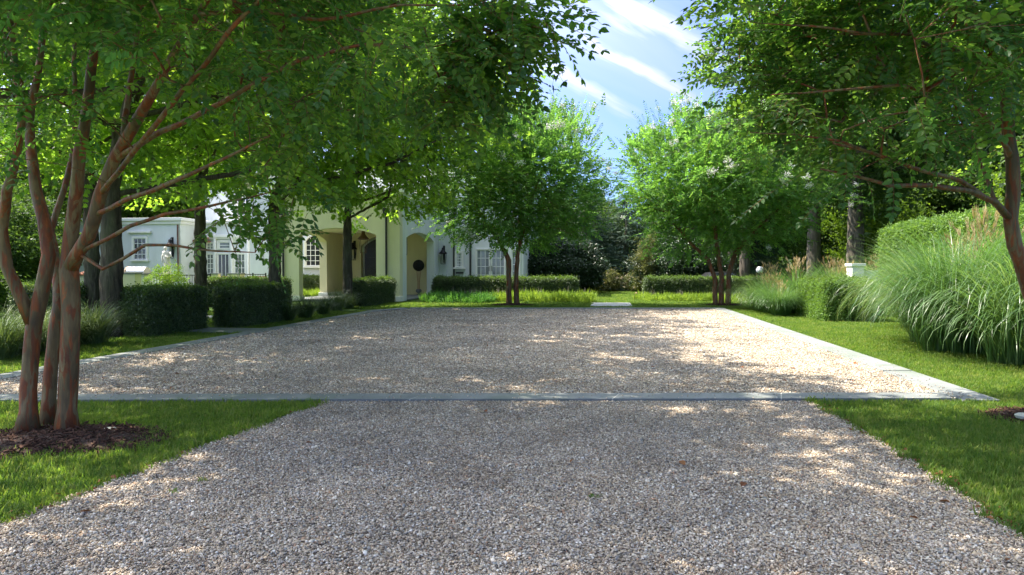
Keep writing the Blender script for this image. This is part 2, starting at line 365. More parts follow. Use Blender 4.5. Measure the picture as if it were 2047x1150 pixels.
def scatter_mesh(name, protos, pts, rot, scl, mats, smooth=False):
    """protos: MBs. pts Nx3, rot Nx3 euler, scl N or Nx3"""
    pts = np.asarray(pts, float); n = len(pts); scl = np.asarray(scl, float)
    if scl.ndim == 1: scl = np.repeat(scl[:, None], 3, 1)
    V = []; Fs = []; mi = []; src = []; o = 0
    for k, p in enumerate(protos):
        V += p.v; Fs += [tuple(a+o for a in q) for q in p.f]; mi += p.m; src += [k+1]*len(p.v); o += len(p.v)
    V = np.vstack([np.array(V, float), pts]); src = np.array(src + [0]*n, np.int32)
    me = bpy.data.meshes.new(name)
    me.vertices.add(len(V)); me.vertices.foreach_set('co', V.ravel().astype(np.float32))
    tot = sum(len(q) for q in Fs); me.loops.add(tot); me.polygons.add(len(Fs))
    me.loops.foreach_set('vertex_index', np.concatenate([np.array(q) for q in Fs]).astype(np.int32))
    st = np.cumsum([0]+[len(q) for q in Fs[:-1]]); me.polygons.foreach_set('loop_start', st.astype(np.int32))
    me.update(calc_edges=True)
    me.polygons.foreach_set('material_index', np.array(mi, np.int32))
    me.polygons.foreach_set('use_smooth', np.array([smooth]*len(Fs)))
    def at(nm, ty, arr, dim):
        full = np.zeros((len(V), dim) if dim > 1 else len(V), np.float32 if dim > 1 else np.int32); full[o:] = arr
        a = me.attributes.new(nm, ty, 'POINT'); a.data.foreach_set('vector' if dim > 1 else 'value', full.ravel())
    a = me.attributes.new('src', 'INT', 'POINT'); a.data.foreach_set('value', src)
    at('rot', 'FLOAT_VECTOR', rot, 3); at('scl', 'FLOAT_VECTOR', scl, 3)
    at('idx', 'INT', RNG.integers(0, len(protos), n), 1)
    for m in mats: me.materials.append(m)
    me['k'] = len(protos); return me
def scatter(name, protos, pts, rot, scl, mats, parent=None, smooth=False):
    me = scatter_mesh(name, protos, pts, rot, scl, mats, smooth)
    o = bpy.data.objects.new(name, me); C.objects.link(o)
    if parent: o.parent = parent
    md = o.modifiers.new('scatter', 'NODES'); md.node_group = gn(me['k']); o['kind'] = 'stuff'
    return o
def unit(a): return a/np.maximum(np.linalg.norm(a, axis=1, keepdims=True), 1e-9)
def frames(d, nrm):
    """euler for proto +Y -> d, proto +Z -> about nrm"""
    d = unit(d); x = unit(np.cross(d, nrm)); z = np.cross(x, d)
    # columns x,d,z
    r20 = x[:, 2]; r21 = d[:, 2]; r22 = z[:, 2]; r10 = x[:, 1]; r00 = x[:, 0]
    return np.stack([np.arctan2(r21, r22), np.arcsin(np.clip(-r20, -1, 1)), np.arctan2(r10, r00)], 1)
def rnd(n, lo=-1, hi=1): return RNG.uniform(lo, hi, (n, 3))
def zrot(n, tilt=.15): return np.stack([RNG.normal(0, tilt, n), RNG.normal(0, tilt, n), RNG.uniform(0, 2*PI, n)], 1)

# leaves and sprigs ------------------------------------------------
def leaf(mb, p, d, nrm, L, W, mi=0, hi=True, fold=.25, droop=.15):
    p = Vector(p); d = Vector(d).normalized(); n = Vector(nrm); n = (n - d*n.dot(d)).normalized(); s = d.cross(n)
    def q(t, w): return p + d*(t*L) + s*(w*W) + n*(abs(w)*fold*W - t*t*droop*L)
    if hi:
        v = [q(0, 0), q(.28, .42), q(.62, .44), q(1, 0), q(.62, -.44), q(.28, -.42), q(.3, 0), q(.65, 0)]
        mb.add(v, [(0, 1, 6), (1, 2, 7, 6), (2, 3, 7), (0, 6, 5), (6, 7, 4, 5), (7, 3, 4)], mi)
    else:
        v = [q(0, 0), q(.45, .5), q(1, 0), q(.45, -.5)]; mb.add(v, [(0, 1, 2), (0, 2, 3)], mi)
def sprig(L=.3, pairs=6, ll=.065, lw=.036, mi=0, hi=True, stem=True, curve=.25, tiplift=0):
    mb = MB(); pts = []
    for i in range(pairs+1):
        t = i/pairs; pts.append(Vector((math.sin(t*2)*.02, L*t, -curve*L*t*t + tiplift*t)))
    if stem: mb.tube(pts, [.0022*(1-.6*i/pairs) for i in range(pairs+1)], 3, 1)
    for i in range(1, pairs+1):
        for sgn in (-1, 1):
            a = R(random.uniform(48, 72)) * sgn; k = random.uniform(.8, 1.15)*(1-.35*(i/pairs)**2)
            tl = random.uniform(-.35, .25)
            leaf(mb, pts[i]+Vector((0, random.uniform(-.012, .012), 0)), (math.sin(a), math.cos(a), tl), (random.uniform(-.35, .35), random.uniform(-.3, .3), 1), ll*k, lw*k, mi, hi)
    leaf(mb, pts[-1], (random.uniform(-.2, .2), 1, -.1), (0, 0, 1), ll*.9, lw*.9, mi, hi)
    return mb
def lobed(mb, p, d, nrm, L, mi=0):
    p = Vector(p); d = Vector(d).normalized(); n = Vector(nrm); n = (n - d*n.dot(d)).normalized(); s = d.cross(n)
    out = [(0, 0), (.12, .22), (.02, .5), (.3, .34), (.42, .62), (.56, .34), (.72, .3), (1, 0), (.72, -.3), (.56, -.34), (.42, -.62), (.3, -.34), (.02, -.5), (.12, -.22)]
    v = [p + d*(a*L) + s*(b*L*.9) + n*(abs(b)*.22*L - a*a*.12*L) for a, b in out] + [p + d*(.35*L)]
    k = len(out); mb.add(v, [(i, (i+1) % k, k) for i in range(k)], mi)
def maple_sprig(L=.34, n=7, ll=.12):
    mb = MB(); mb.tube([(0, 0, 0), (0.01, L*.5, -.01), (0, L, -.05)], .003, 3, 1)
    for i in range(n):
        t = (i+.6)/n; a = R(random.uniform(30, 100))*(1 if i % 2 else -1)
        lobed(mb, (math.sin(a)*.05, L*t, -.04*t-.02), (math.sin(a), math.cos(a)*.8, random.uniform(-.7, .1)), (random.uniform(-.5, .5), random.uniform(-.4, .4), 1), ll*random.uniform(.75, 1.2), 0)
    return mb
def clump(n, rad, ll, lw, mi=0, up=.4):
    mb = MB()
    for i in range(n):
        p = Vector((random.gauss(0, 1), random.gauss(0, 1), random.gauss(0, .7)))*rad*.55
        d = Vector((random.gauss(0, 1), random.gauss(0, 1), random.gauss(-.1, .6))); nn = Vector((random.gauss(0, .6), random.gauss(0, .6), up+random.random()))
        leaf(mb, p, d, nn, ll*random.uniform(.7, 1.3), lw*random.uniform(.7, 1.3), mi, False)
    return mb
SPR_NEAR = [sprig(.34, 7, .078, .044), sprig(.26, 5, .08, .046, curve=.4), sprig(.4, 8, .07, .04, curve=.15), sprig(.2, 4, .08, .046)]
SPR_FAR = [sprig(.6, 7, .14, .085, hi=False, curve=.1), sprig(.5, 6, .14, .09, hi=False, curve=.3), sprig(.42, 5, .13, .085, hi=False)]
SPR_MAPLE = [maple_sprig(), maple_sprig(.26, 5, .13), maple_sprig(.42, 9, .11)]
SPR_FOREST = [clump(26, .55, .24, .16), clump(22, .5, .26, .17), clump(30, .6, .2, .14)]
SPR_HEDGE = [clump(16, .06, .042, .024, 0, .6), clump(13, .055, .045, .026, 0, .6), clump(18, .065, .038, .022, 0, .6)]

# ------------------------------------------------------------------ tree grower
def in_poly(x, y, poly):
    x = np.asarray(x); y = np.asarray(y); r = np.zeros(len(x), bool); n = len(poly)
    for i in range(n):
        x0, y0 = poly[i]; x1, y1 = poly[(i+1) % n]
        c = ((y0 > y) != (y1 > y)) & (x < (x1-x0)*(y-y0)/((y1-y0) if y1 != y0 else 1e-9)+x0); r ^= c
    return r
def ell(n, c, r, shell=.35):
    a = unit(RNG.normal(size=(n, 3))); k = (RNG.uniform(0, 1, n)**shell)[:, None]
    # uneven outline
    lump = 1 + .16*np.sin(a[:, :1]*5.1+c[0]) * np.cos(a[:, 1:2]*4.3+c[1]) + .1*np.sin(a[:, 2:3]*9+c[0]*3)
    return np.array(c) + a*k*lump*np.array(r)
def grow(stems, clusters, steps=.45, leaf_r=.004, up_pen=1.2, wob=.06):
    """stems: list of polylines of (x,y,z,r); returns node arrays. Each cluster is reached by a twig from the nearest wood."""
    pos = []; par = []; sid = []; spec = []
    for si, st in enumerate(stems):
        if isinstance(st, dict): sidx = st['on']; pts = st['pts']; first = None
        else: sidx = si; pts = st; first = -1
        prev = -1
        if first is None:
            p0 = Vector(pts[0][:3]); best = min((i for i in range(len(pos)) if sid[i] == sidx), key=lambda i: (pos[i]-p0).length); prev = best
        for i, q in enumerate(pts):
            v = Vector(q[:3]); r = q[3]
            if prev >= 0 and i > 0:
                a = pos[prev]; k = max(1, int((v-a).length/.18)); ra = spec[prev] if i > 1 or first == -1 else r
                a0 = a.copy()
                for j in range(1, k+1):
                    t = j/k; w = Vector((random.gauss(0, 1), random.gauss(0, 1), random.gauss(0, .4)))*.012*min(1, (v-a0).length)
                    pos.append(a0.lerp(v, t) + (w if j < k else Vector())); par.append(prev); sid.append(sidx); spec.append(ra+(r-ra)*t); prev = len(pos)-1
            elif prev < 0:
                pos.append(v); par.append(-1); sid.append(sidx); spec.append(r); prev = 0 if len(pos) == 1 else len(pos)-1
    cap = len(pos) + len(clusters)*14
    A = np.zeros((cap, 3)); A[:len(pos)] = [tuple(p) for p in pos]; n = len(pos)
    base_z = min(p.z for p in pos)
    ok = np.zeros(cap, bool); 
    for i in range(n): ok[i] = (pos[i].z > base_z + 1.2)
    par = par + [0]*(cap-n); sid = sid + [0]*(cap-n); spec = spec + [0.0]*(cap-n)
    cl = np.asarray(clusters); d0 = np.min(np.linalg.norm(cl[:, None, :]-A[None, :n, :][:, ::3], axis=2), axis=1); order = np.argsort(d0 + RNG.uniform(0, .3, len(cl)))
    ends = []
    for ci in order:
        c = cl[ci]; dv = c - A[:n]; dist = np.linalg.norm(dv, axis=1); cost = dist + up_pen*np.maximum(0, -dv[:, 2])*.8 + np.where(ok[:n], 0, 50)
        b = int(np.argmin(cost)); a = Vector(A[b]); v = Vector(c); L = (v-a).length
        if L < .03: ends.append((b, ci)); continue
        k = max(1, int(L/steps*2)); k = min(k, 12)
        pd = Vector(A[b])-Vector(A[par[b]]) if par[b] >= 0 else Vector((0, 0, 1))
        pd = pd.normalized() if pd.length > 1e-6 else Vector((0, 0, 1))
        m = a + (v-a)*.45 + pd*L*.16 + Vector((random.gauss(0, 1), random.gauss(0, 1), random.gauss(0, .8)))*wob*L
        prev = b
        for j in range(1, k+1):
            t = j/k; q = a*(1-t)**2 + m*(2*t*(1-t)) + v*t*t
            A[n] = q; par[n] = prev; sid[n] = sid[b]; ok[n] = True; prev = n; n += 1
        ends.append((prev, ci))
    # radii by the pipe rule
    acc = np.zeros(n); 
    kids = [[] for _ in range(n)]
    for i in range(n):
        if par[i] >= 0: kids[par[i]].append(i)
    rad = np.zeros(n)
    for i in range(n-1, -1, -1):
        s = sum(rad[k]**2.35 for k in kids[i]); rad[i] = max(leaf_r, s**(1/2.35), 0)
        if spec[i] > 0: rad[i] = spec[i]
    for i in range(n):     # a child is never thicker than its parent
        p = par[i]
        if p >= 0 and spec[i] == 0: rad[i] = min(rad[i], rad[p]*.85 if spec[p] > 0 else rad[p])
    return A[:n], par[:n], sid[:n], rad, kids, ends
def wood(A, par, sid, rad, kids, which, minr=0):
    mb = MB(); V = [Vector(a) for a in A]; todo = []
    for i in range(len(A)):
        if sid[i] != which: continue
        if par[i] < 0: todo.append((None, i))
    while todo:
        pa, i = todo.pop(); ch = [] if pa is None else [pa]; ch.append(i)
        while True:
            ks = sorted(kids[ch[-1]], key=lambda k: -rad[k])
            if not ks: break
            for k in ks[1:]: todo.append((ch[-1], k))
            ch.append(ks[0])
        rs = [rad[k] for k in ch]
        if pa is not None: rs[0] = min(rad[pa], rad[i]*1.25)
        if max(rs) < minr: continue
        n = 14 if rs[0] > .07 else 8 if rs[0] > .02 else 5 if rs[0] > .008 else 3
        if len(ch) > 1: mb.tube([V[k] for k in ch], rs, n)
    return mb
def foliage_pts(A, par, ends, cl, per, spread, center, droop=.1, out=.7):
    P_, D_ = [], []
    for e, ci in ends:
        p = A[e]; pd = A[e]-A[par[e]] if par[e] >= 0 else np.array([0, 0, 1.]); pd = pd/max(np.linalg.norm(pd), 1e-6)
        for k in range(per):
            o = RNG.normal(size=3)*spread; o[2] *= .6
            d = pd*.5 + RNG.normal(size=3)*np.array([.75, .75, .4]) + (p-center)/max(np.linalg.norm(p-center), .1)*out - np.array([0, 0, droop])
            P_.append(p+o); D_.append(d)
    return np.array(P_), np.array(D_)
def make_tree(name, label, cat, base, stems, clusters, protos, lmat, bark, per=5, spread=.16, scale=(.8, 1.2), group=None, steps=.45, minr=0, droop=.1, stemmat=None, leaf_r=.004, flare=0, flowers=0, updir=False, wob=.06):
    t = thing(name, label, cat, base, group=group); b = np.array(base)
    A, par, sid, rad, kids, ends = grow(stems, clusters, steps, leaf_r, wob=wob)
    for w in sorted(set(sid)):
        mb = wood(A, par, sid, rad, kids, w, minr); mb.v = [tuple(np.array(v)-b) for v in mb.v]
        mb.build('trunk', bark, t, smooth=True)
    c = clusters.mean(0); P_, D_ = foliage_pts(A, par, ends, clusters, per, spread, c - np.array([0, 0, .8]), droop)
    if updir:   # upright shoots towards the top of the crown
        zt = np.quantile(P_[:, 2], .55); zz = np.clip((P_[:, 2]-zt)/(P_[:, 2].max()-zt), 0, 1); D_[:, 2] += zz*2.6
    rot = frames(D_, RNG.normal(0, .35, (len(D_), 3)) + np.array([0, 0, 1.]) + np.where(np.abs(unit(D_)[:, 2:3]) > .8, rnd(len(D_)), 0))
    scatter('crown', protos, P_-b, rot, RNG.uniform(*scale, len(P_)), [lmat, stemmat or bark], t)
    if flowers:
        r = (P_-c)/np.std(P_-c, axis=0); score = np.linalg.norm(r, axis=1) + (P_[:, 2]-c[2])*.1 + RNG.uniform(0, 1.2, len(P_)); ids = np.argsort(-score)[:flowers*4]; ids = RNG.choice(ids, flowers, False)
        fl = clump(110, .2, .055, .05, 0, .3); fl2 = clump(70, .15, .05, .05, 0, .3)
        scatter('blossom', [fl, fl2], P_[ids]-b+unit(D_[ids])*.3, zrot(flowers, .4), RNG.uniform(.6, 1.15, flowers), [M['white_flower']], t)
    return t

# ------------------------------------------------------------------ ground, gravel, kerbs, paths
def plane(name, pts, z, mat, kind='structure'):
    mb = MB(); mb.add([(p[0], p[1], z) for p in pts], [tuple(range(len(pts)))])
    o = mb.build(name, mat); return tag(o, kind=kind)
mb = MB(); mb.add([(-450, -60, -.03), (450, -60, -.03), (450, 900, -.03), (-450, 900, -.03)], [(0, 1, 2, 3)])
tag(mb.build('lawn', M['ground']), kind='structure')

def side(x0, y0):    # point on a court edge that runs along the court axis
    return lambda y: Vector((x0 + (y-y0)*math.tan(R(8)), y, 0))
Rin = side(5.56, 8.8); Rout = side(6.02, 8.8); Lin = side(-6.49, 16.6); Lout = side(-6.92, 16.6)
YF0, YF1 = 8.27, 8.66         # front strip
YFAR = 27.7
court = [Lin(YF1), Rin(YF1), Rin(YFAR), Lin(YFAR-1.6)+Vector((.95, 1.6, 0)), Lin(YFAR-1.6)]
plane('gravel_court', court, -.004, M['gravel'])
dl = [G(645, 803), G(480, 862), G(300, 930), G(120, 999), G(0, 1045)]; dr = [G(1625, 803), G(1700, 843), G(1780, 890), G(1860, 942), G(1960, 1008), G(2047, 1072)]
dl.append(dl[-1]+Vector((-.9, -1.0, 0))); dl.append(dl[-1]+Vector((-1.6, -4.5, 0)))
dr.append(dr[-1]+Vector((.9, -1.1, 0))); dr.append(dr[-1]+Vector((1.4, -4.5, 0)))
drive = dl[::-1] + dr
for p in drive:
    if p.y > 8.2: p.y = YF0
plane('gravel_drive', drive, -.004, M['gravel'])

EXCL = []      # paved or planted ground where no blades grow
def poly_pts(poly, n_per_m2, thin=None):
    poly = [(p[0], p[1]) for p in poly]; xs = [p[0] for p in poly]; ys = [p[1] for p in poly]
    x0, x1, y0, y1 = min(xs), max(xs), min(ys), max(ys); n = int((x1-x0)*(y1-y0)*n_per_m2)
    x = RNG.uniform(x0, x1, n); y = RNG.uniform(y0, y1, n); k = in_poly(x, y, poly)
    for e in EXCL: k &= ~in_poly(x, y, [(p[0], p[1]) for p in e])
    if thin is not None: k &= RNG.uniform(0, 1, n) < thin(x, y)
    x, y = x[k], y[k]; u, v = proj(np.stack([x, y, 0*x], 1)); w = (u > -300) & (u < 2400) & (v < 1230) & (y > .5)
    return x[w], y[w]
def pebble(seed):
    bm = bmesh.new(); bmesh.ops.create_icosphere(bm, subdivisions=1, radius=1); rr = random.Random(seed)
    for v in bm.verts: v.co *= rr.uniform(.78, 1.15); v.co.z *= .75
    mb = MB(); bm.verts.ensure_lookup_table(); mb.add([v.co[:] for v in bm.verts], [tuple(v.index for v in f.verts) for f in bm.faces]); bm.free(); return mb
PEB = [pebble(k) for k in range(5)]
def pebbles(name, poly, dens, thin, r0, label_):
    x, y = poly_pts(poly, dens, thin); n = len(x); s = RNG.lognormal(math.log(r0), .30, n)*(1+np.clip((y-8)/20, 0, .6))
    sc = np.stack([s*RNG.uniform(.8, 1.45, n), s*RNG.uniform(.8, 1.2, n), s*RNG.uniform(.55, .9, n)], 1)
    o = scatter(name, PEB, np.stack([x, y, RNG.uniform(-.004, .008, n)+.1*0], 1), zrot(n, .5), sc, [M['pebble']], smooth=True)
    return n
print('pebbles', pebbles('drive_gravel', drive, 7600, lambda x, y: np.clip(5.2/np.maximum(y, 1), .35, 1), .0063, ''))
print('pebbles', pebbles('court_gravel', court, 2500, lambda x, y: np.clip((9.5/y)**1.7, .1, 1), .0082, ''))

def edge_slabs(name, inner, outer, y0, y1, n, thick=.016, label=None):
    root = thing(name, label, None) if label else None
    root = bpy.data.objects.new(name, None); C.objects.link(root); root['kind'] = 'structure'
    for i in range(n):
        a = y0+(y1-y0)*i/n+.012; b = y0+(y1-y0)*(i+1)/n-.012
        mb = MB(); mb.slab([inner(a), outer(a), outer(b), inner(b)], -.08, thick+random.uniform(-.003, .003)); mb.build('slab', M['bluestone'], root, bevel=.006)
    return root
edge_slabs('right_kerb', Rin, Rout, YF0-.02, YFAR, 8)
edge_slabs('left_kerb', Lin, Lout, YF1+.25, YFAR-1.6, 8)
# front strip: slabs of about 2.4 m with pale joints
fs = bpy.data.objects.new('front_kerb', None); C.objects.link(fs); fs['kind'] = 'structure'
cuts = [-9.9, -7.6, -5.85, -3.4, G(835, 797).x, G(1232, 796).x, G(1562, 795).x, Rin(YF0).x-.01]
for a, b in zip(cuts[:-1], cuts[1:]):
    sk = .075
    def fy(x, y): return y + .02*x*.5 + .0
    mb = MB(); mb.slab([(a+.008-sk, fy(a, YF0), 0), (b-.008-sk, fy(b, YF0), 0), (b-.008+sk, fy(b, YF1), 0), (a+.008+sk, fy(a, YF1), 0)], -.1, .028)
    mb.build('slab', M['bluestone'], fs, bevel=.005)
    if b < 5:
        mb = MB(); mb.slab([(b-.008-sk, fy(b, YF0)+.004, 0), (b+.008-sk, fy(b, YF0)+.004, 0), (b+.008+sk, fy(b, YF1)-.004, 0), (b-.008+sk, fy(b, YF1)-.004, 0)], -.1, .024); mb.build('mortar_joint', M['limestone'], fs)
# far strip
fk = bpy.data.objects.new('far_kerb', None); C.objects.link(fk); fk['kind'] = 'structure'
x0, x1 = court[3].x, Rout(YFAR).x
for i in range(6):
    a = x0+(x1-x0)*i/6+.006; b = x0+(x1-x0)*(i+1)/6-.006; mb = MB(); mb.box(a, b, YFAR+.01, YFAR+.4, -.08, .032); mb.build('slab', M['bluestone'], fk, bevel=.006)
mb = MB(); q = [Lin(YFAR-1.59), Lout(YFAR-1.59), Vector((x0-.3, YFAR+.4, 0)), Vector((x0-.01, YFAR+.01, 0))]; mb.slab(q, -.08, .032); mb.build('slab', M['bluestone'], fk, bevel=.006)
# stray pebbles kicked onto the stone edging and dark specks on it
pp = []
for k in range(520):
    y = YF0+random.random()**1.4*(YFAR-YF0)
    for a, b in ((Rin, Rout), (Lin, Lout)):
        t = abs(random.gauss(0, .28)); 
        if t < 1 and random.random() < .6: v = a(y).lerp(b(y), t); pp.append((v.x, v.y, .022))
for k in range(260): pp.append((random.uniform(-7, 5.8), YF0+.01+min(.37, abs(random.gauss(0, .12))) if random.random() < .5 else YF1-.01-min(.37, abs(random.gauss(0, .12))), .034))
pp = np.array(pp); scatter('stray_pebbles', PEB, pp, zrot(len(pp), .5), RNG.uniform(.006, .011, len(pp)), [M['pebble']], smooth=True)
# paths
def path(name, quads, mat, z=.012):
    EXCL.extend(quads)
    root = bpy.data.objects.new(name, None); C.objects.link(root); root['kind'] = 'structure'
    for q in quads: mb = MB(); mb.slab(q, -.1, z+random.uniform(-.002, .002)); mb.build('slab', mat, root, bevel=.005)
W0, W1 = G(1180, 613), G(1265, 613)
d = AX; path('garden_path', [[W0+d*(1.1*i+.01), W1+d*(1.1*i+.01), W1+d*(1.1*i+1.09), W0+d*(1.1*i+1.09)] for i in range(3)], M['limestone'])
a0 = Lout(17.3); path('side_path', [[a0+LX*(1.2*i+.01), a0+LX*(1.2*i+1.19), a0+LX*(1.2*i+1.19)+AX*1.15, a0+LX*(1.2*i+.01)+AX*1.15] for i in range(6)], M['bluestone'])
a0 = Lout(9.2); path('near_side_path', [[a0+LX*(1.0*i+.01), a0+LX*(1.0*i+.99), a0+LX*(1.0*i+.99)+AX*.9, a0+LX*(1.0*i+.01)+AX*.9] for i in range(4)], M['bluestone'])
a0 = Vector((-9.5, 22.4, 0)); path('porch_path', [[a0+LX*(1.2*i+.01), a0+LX*(1.2*i+1.19), a0+LX*(1.2*i+1.19)+AX*1.1, a0+LX*(1.2*i+.01)+AX*1.1] for i in range(6)], M['bluestone'])

# lawn blades
def tuft(n, h, r, w=.004):
    mb = MB()
    for i in range(n):
        a = random.uniform(0, 2*PI); q = r*math.sqrt(random.random()); x, y = q*math.cos(a), q*math.sin(a); b = random.uniform(0, 2*PI); L = h*random.uniform(.5, 1.2); le = random.uniform(.15, .7)*L
        dx, dy = math.cos(b)*le, math.sin(b)*le; sx, sy = -math.sin(b)*w, math.cos(b)*w
        mb.add([(x-sx, y-sy, 0), (x+sx, y+sy, 0), (x+dx*.35+sx*.8, y+dy*.35+sy*.8, L*.6), (x+dx*.35-sx*.8, y+dy*.35-sy*.8, L*.6), (x+dx, y+dy, L)], [(0, 1, 2, 3), (3, 2, 4)])
    return mb
TUFT = [tuft(22, .05, .075), tuft(18, .06, .07), tuft(24, .042, .08), tuft(14, .07, .07)]
TUFT_FAR = [tuft(30, .05, .16, .009), tuft(26, .045, .16, .01)]
def lawn(name, poly, dens, thin=None, far=False, s=(.75, 1.25), z=-.028):
    x, y = poly_pts(poly, dens, thin); n = len(x)
    scatter(name, TUFT_FAR if far else TUFT, np.stack([x, y, np.full(n, z)], 1), zrot(n, .12), RNG.uniform(*s, n), [M['lawn']])
    print(name, n)
thin = lambda x, y: np.clip(7/np.maximum(y, 1), .25, 1)
nl = [Vector((-12, YF0-.02, 0)), Vector((dl[0].x, YF0-.02, 0))] + dl[1:] + [Vector((-12, -3, 0))]
lawn('left_lawn_grass', nl, 520)
nr = [Vector((dr[0].x, YF0-.01, 0)), Vector((Rout(YF0).x, YF0-.01, 0)), Rout(YF0), Vector((18, 8.3, 0)), Vector((18, -2, 0))] + dr[::-1][1:-1]
lawn('right_lawn_grass', nr, 520)
lawn('right_border_grass', [Rout(YF0), Rout(29), Rout(29)+Vector((9, 0, 0)), Vector((16, 8.27, 0))], 330, thin)
lawn('left_border_grass', [Lout(9.5), Lout(26.5), Lout(26.5)+Vector((-6, 0, 0)), Vector((-17, 15, 0)), Vector((-15, 9.5, 0))], 260, thin)
lawn('far_lawn_grass', [Vector((-9, 28.15, 0)), Vector((16, 28.15, 0)), Vector((18, 36, 0)), Vector((-5, 34, 0))], 70, None, True)
lawn('back_lawn_grass', [Vector((2, 36, 0)), Vector((10, 36, 0)), Vector((12, 52, 0)), Vector((2, 52, 0))], 50, None, True)
lawn('sunny_side_lawn_grass', [Vector((-40, 15.5, 0)), Vector((-17, 15.5, 0)), Vector((-22, 34, 0)), Vector((-50, 34, 0))], 40, None, True)

pp = []     # blades that hang over the edge of the gravel
for L_e in (dl, dr):
    for a, b in zip(L_e[:-2], L_e[1:-1]):
        for k in range(int((b-a).length*60)): t = random.random(); s = -1 if L_e is dl else 1; pp.append(tuple(a.lerp(b, t)+Vector((s*(abs(random.gauss(0, .05))-.03)*1.0+.03*math.sin(t*9), random.gauss(0, .02), -.022))))
pp = np.array(pp); scatter('edge_grass', TUFT, pp, zrot(len(pp), .3), RNG.uniform(.6, 1.5, len(pp)), [M['lawn']])

# mulch rings, leaf litter, weeds, cover
def mulch(name, cx, cy, rx, ry, label):
    t = thing(name, label, 'mulch', (cx, cy, 0)); pts = []
    for k in range(28):
        a = 2*PI*k/28; w = 1+.12*math.sin(3*a+cx)+random.uniform(-.05, .05); pts.append((rx*w*math.cos(a), ry*w*math.sin(a)))
    mb = MB(); v = [(x, y, -.02) for x, y in pts] + [(x*.55, y*.55, .05) for x, y in pts] + [(0, 0, .07)]
    mb.add(v, [(i, (i+1) % 28, (i+1) % 28+28, i+28) for i in range(28)] + [(i+28, (i+1) % 28+28, 56) for i in range(28)]); mb.build('soil', M['soil'], t, smooth=True)
    n = int(900*rx*ry*3); a = RNG.uniform(0, 2*PI, n); q = np.sqrt(RNG.uniform(0, 1, n))*1.05
    ch = [MB().box(-.03, .03, -.006, .006, -.002, .003), MB().box(-.018, .018, -.009, .009, -.002, .003), MB().box(-.05, .05, -.004, .004, -.002, .003)]
    scatter('chips', ch, np.stack([rx*q*np.cos(a), ry*q*np.sin(a), .058-.07*q**2+RNG.uniform(0, .02, n)], 1), np.stack([RNG.normal(0, .4, n), RNG.normal(0, .4, n), RNG.uniform(0, 6.3, n)], 1), RNG.uniform(.6, 1.6, n), [M['mulch']], t)
mulch('mulch_ring', G(120, 880).x, G(120, 880).y, 1.0, .62, 'dark bark mulch ring at the foot of the nearest red barked tree at left')
mulch('mulch_ring', 5.75, 7.35, .62, .42, 'brown mulch ring cut off by the right edge of the lawn')
mulch('mulch_ring', G(1024, 606).x, 30.6, 1.0, .6, 'dark mulch around the twin stems of the far tree left of the path')
mulch('mulch_ring', G(1420, 606).x, 30.6, .9, .6, 'dark mulch around the stems of the far tree right of the path')
mb = MB().lathe([(.09, 0), (.1, .03), (.07, .045)], 16); o = mb.build('valve_cover', M['limestone']); o.location = G(2050, 836, .03); tag(o, 'pale round valve cover in the mulch at the right edge', 'cover')
mb = MB().slab([(-.16, -.05), (.14, -.06), (.16, .05), (-.12, .07)], 0, .05); o = mb.build('edging_stone', M['limestone'], bevel=.01); o.location = G(195, 866, .0); tag(o, 'small flat pale stone lying at the edge of the left mulch ring', 'stone')
mb = MB(); leaf(mb, (0, 0, 0), (1, 0, 0), (0, 0, 1), .07, .05, fold=.5)
x, y = poly_pts(court, .5); n = len(x); x2, y2 = poly_pts(drive, .35); x = np.append(x, x2); y = np.append(y, y2)
ex = np.array([G(*q)[:2] for q in [(1565, 762), (815, 685), (935, 722), (340, 780), (1490, 970), (160, 1030), (1985, 1045), (1900, 1010), (1700, 865), (1760, 905), (185, 985), (1125, 690), (1140, 930)]])
x = np.append(x, ex[:, 0]); y = np.append(y, ex[:, 1]); n = len(x)
scatter('fallen_leaves', [mb], np.stack([x, y, np.full(n, .02)], 1), zrot(n, .3), RNG.uniform(.6, 1.2, n), [M['dead_leaf']])
# fallen reddish litter along the right drive edge
pp = []
for a, b in zip(dr[:-3], dr[1:-2]):
    for k in range(26): t = random.random(); pp.append(tuple(a.lerp(b, t)+Vector((random.gauss(0, .05), random.gauss(0, .05), .012))))
for a, b in zip(dl[:-3], dl[1:-2]):
    for k in range(12): t = random.random(); pp.append(tuple(a.lerp(b, t)+Vector((random.gauss(.02, .04), random.gauss(0, .04), .012))))
pp = np.array(pp); scatter('edge_leaf_litter', [mb], pp, zrot(len(pp), .5), RNG.uniform(.3, .7, len(pp)), [M['dead_leaf']])
for (u, v, lab) in ((345, 985, 'tiny green weed growing in the drive gravel near the left lawn'), (405, 962, 'faint low weed in the gravel behind the tiny green weed'), (1188, 995, 'tiny green sprout in the middle of the drive gravel')):
    mb = MB()
    for k in range(14): a = random.uniform(0, 6.28); leaf(mb, (random.gauss(0, .02), random.gauss(0, .02), .005), (math.cos(a), math.sin(a), random.uniform(.2, 1.4)), (0, 0, 1), random.uniform(.02, .045), .012)
    o = mb.build('weed', M['lawn']); o.location = G(u, v); tag(o, lab, 'weed')

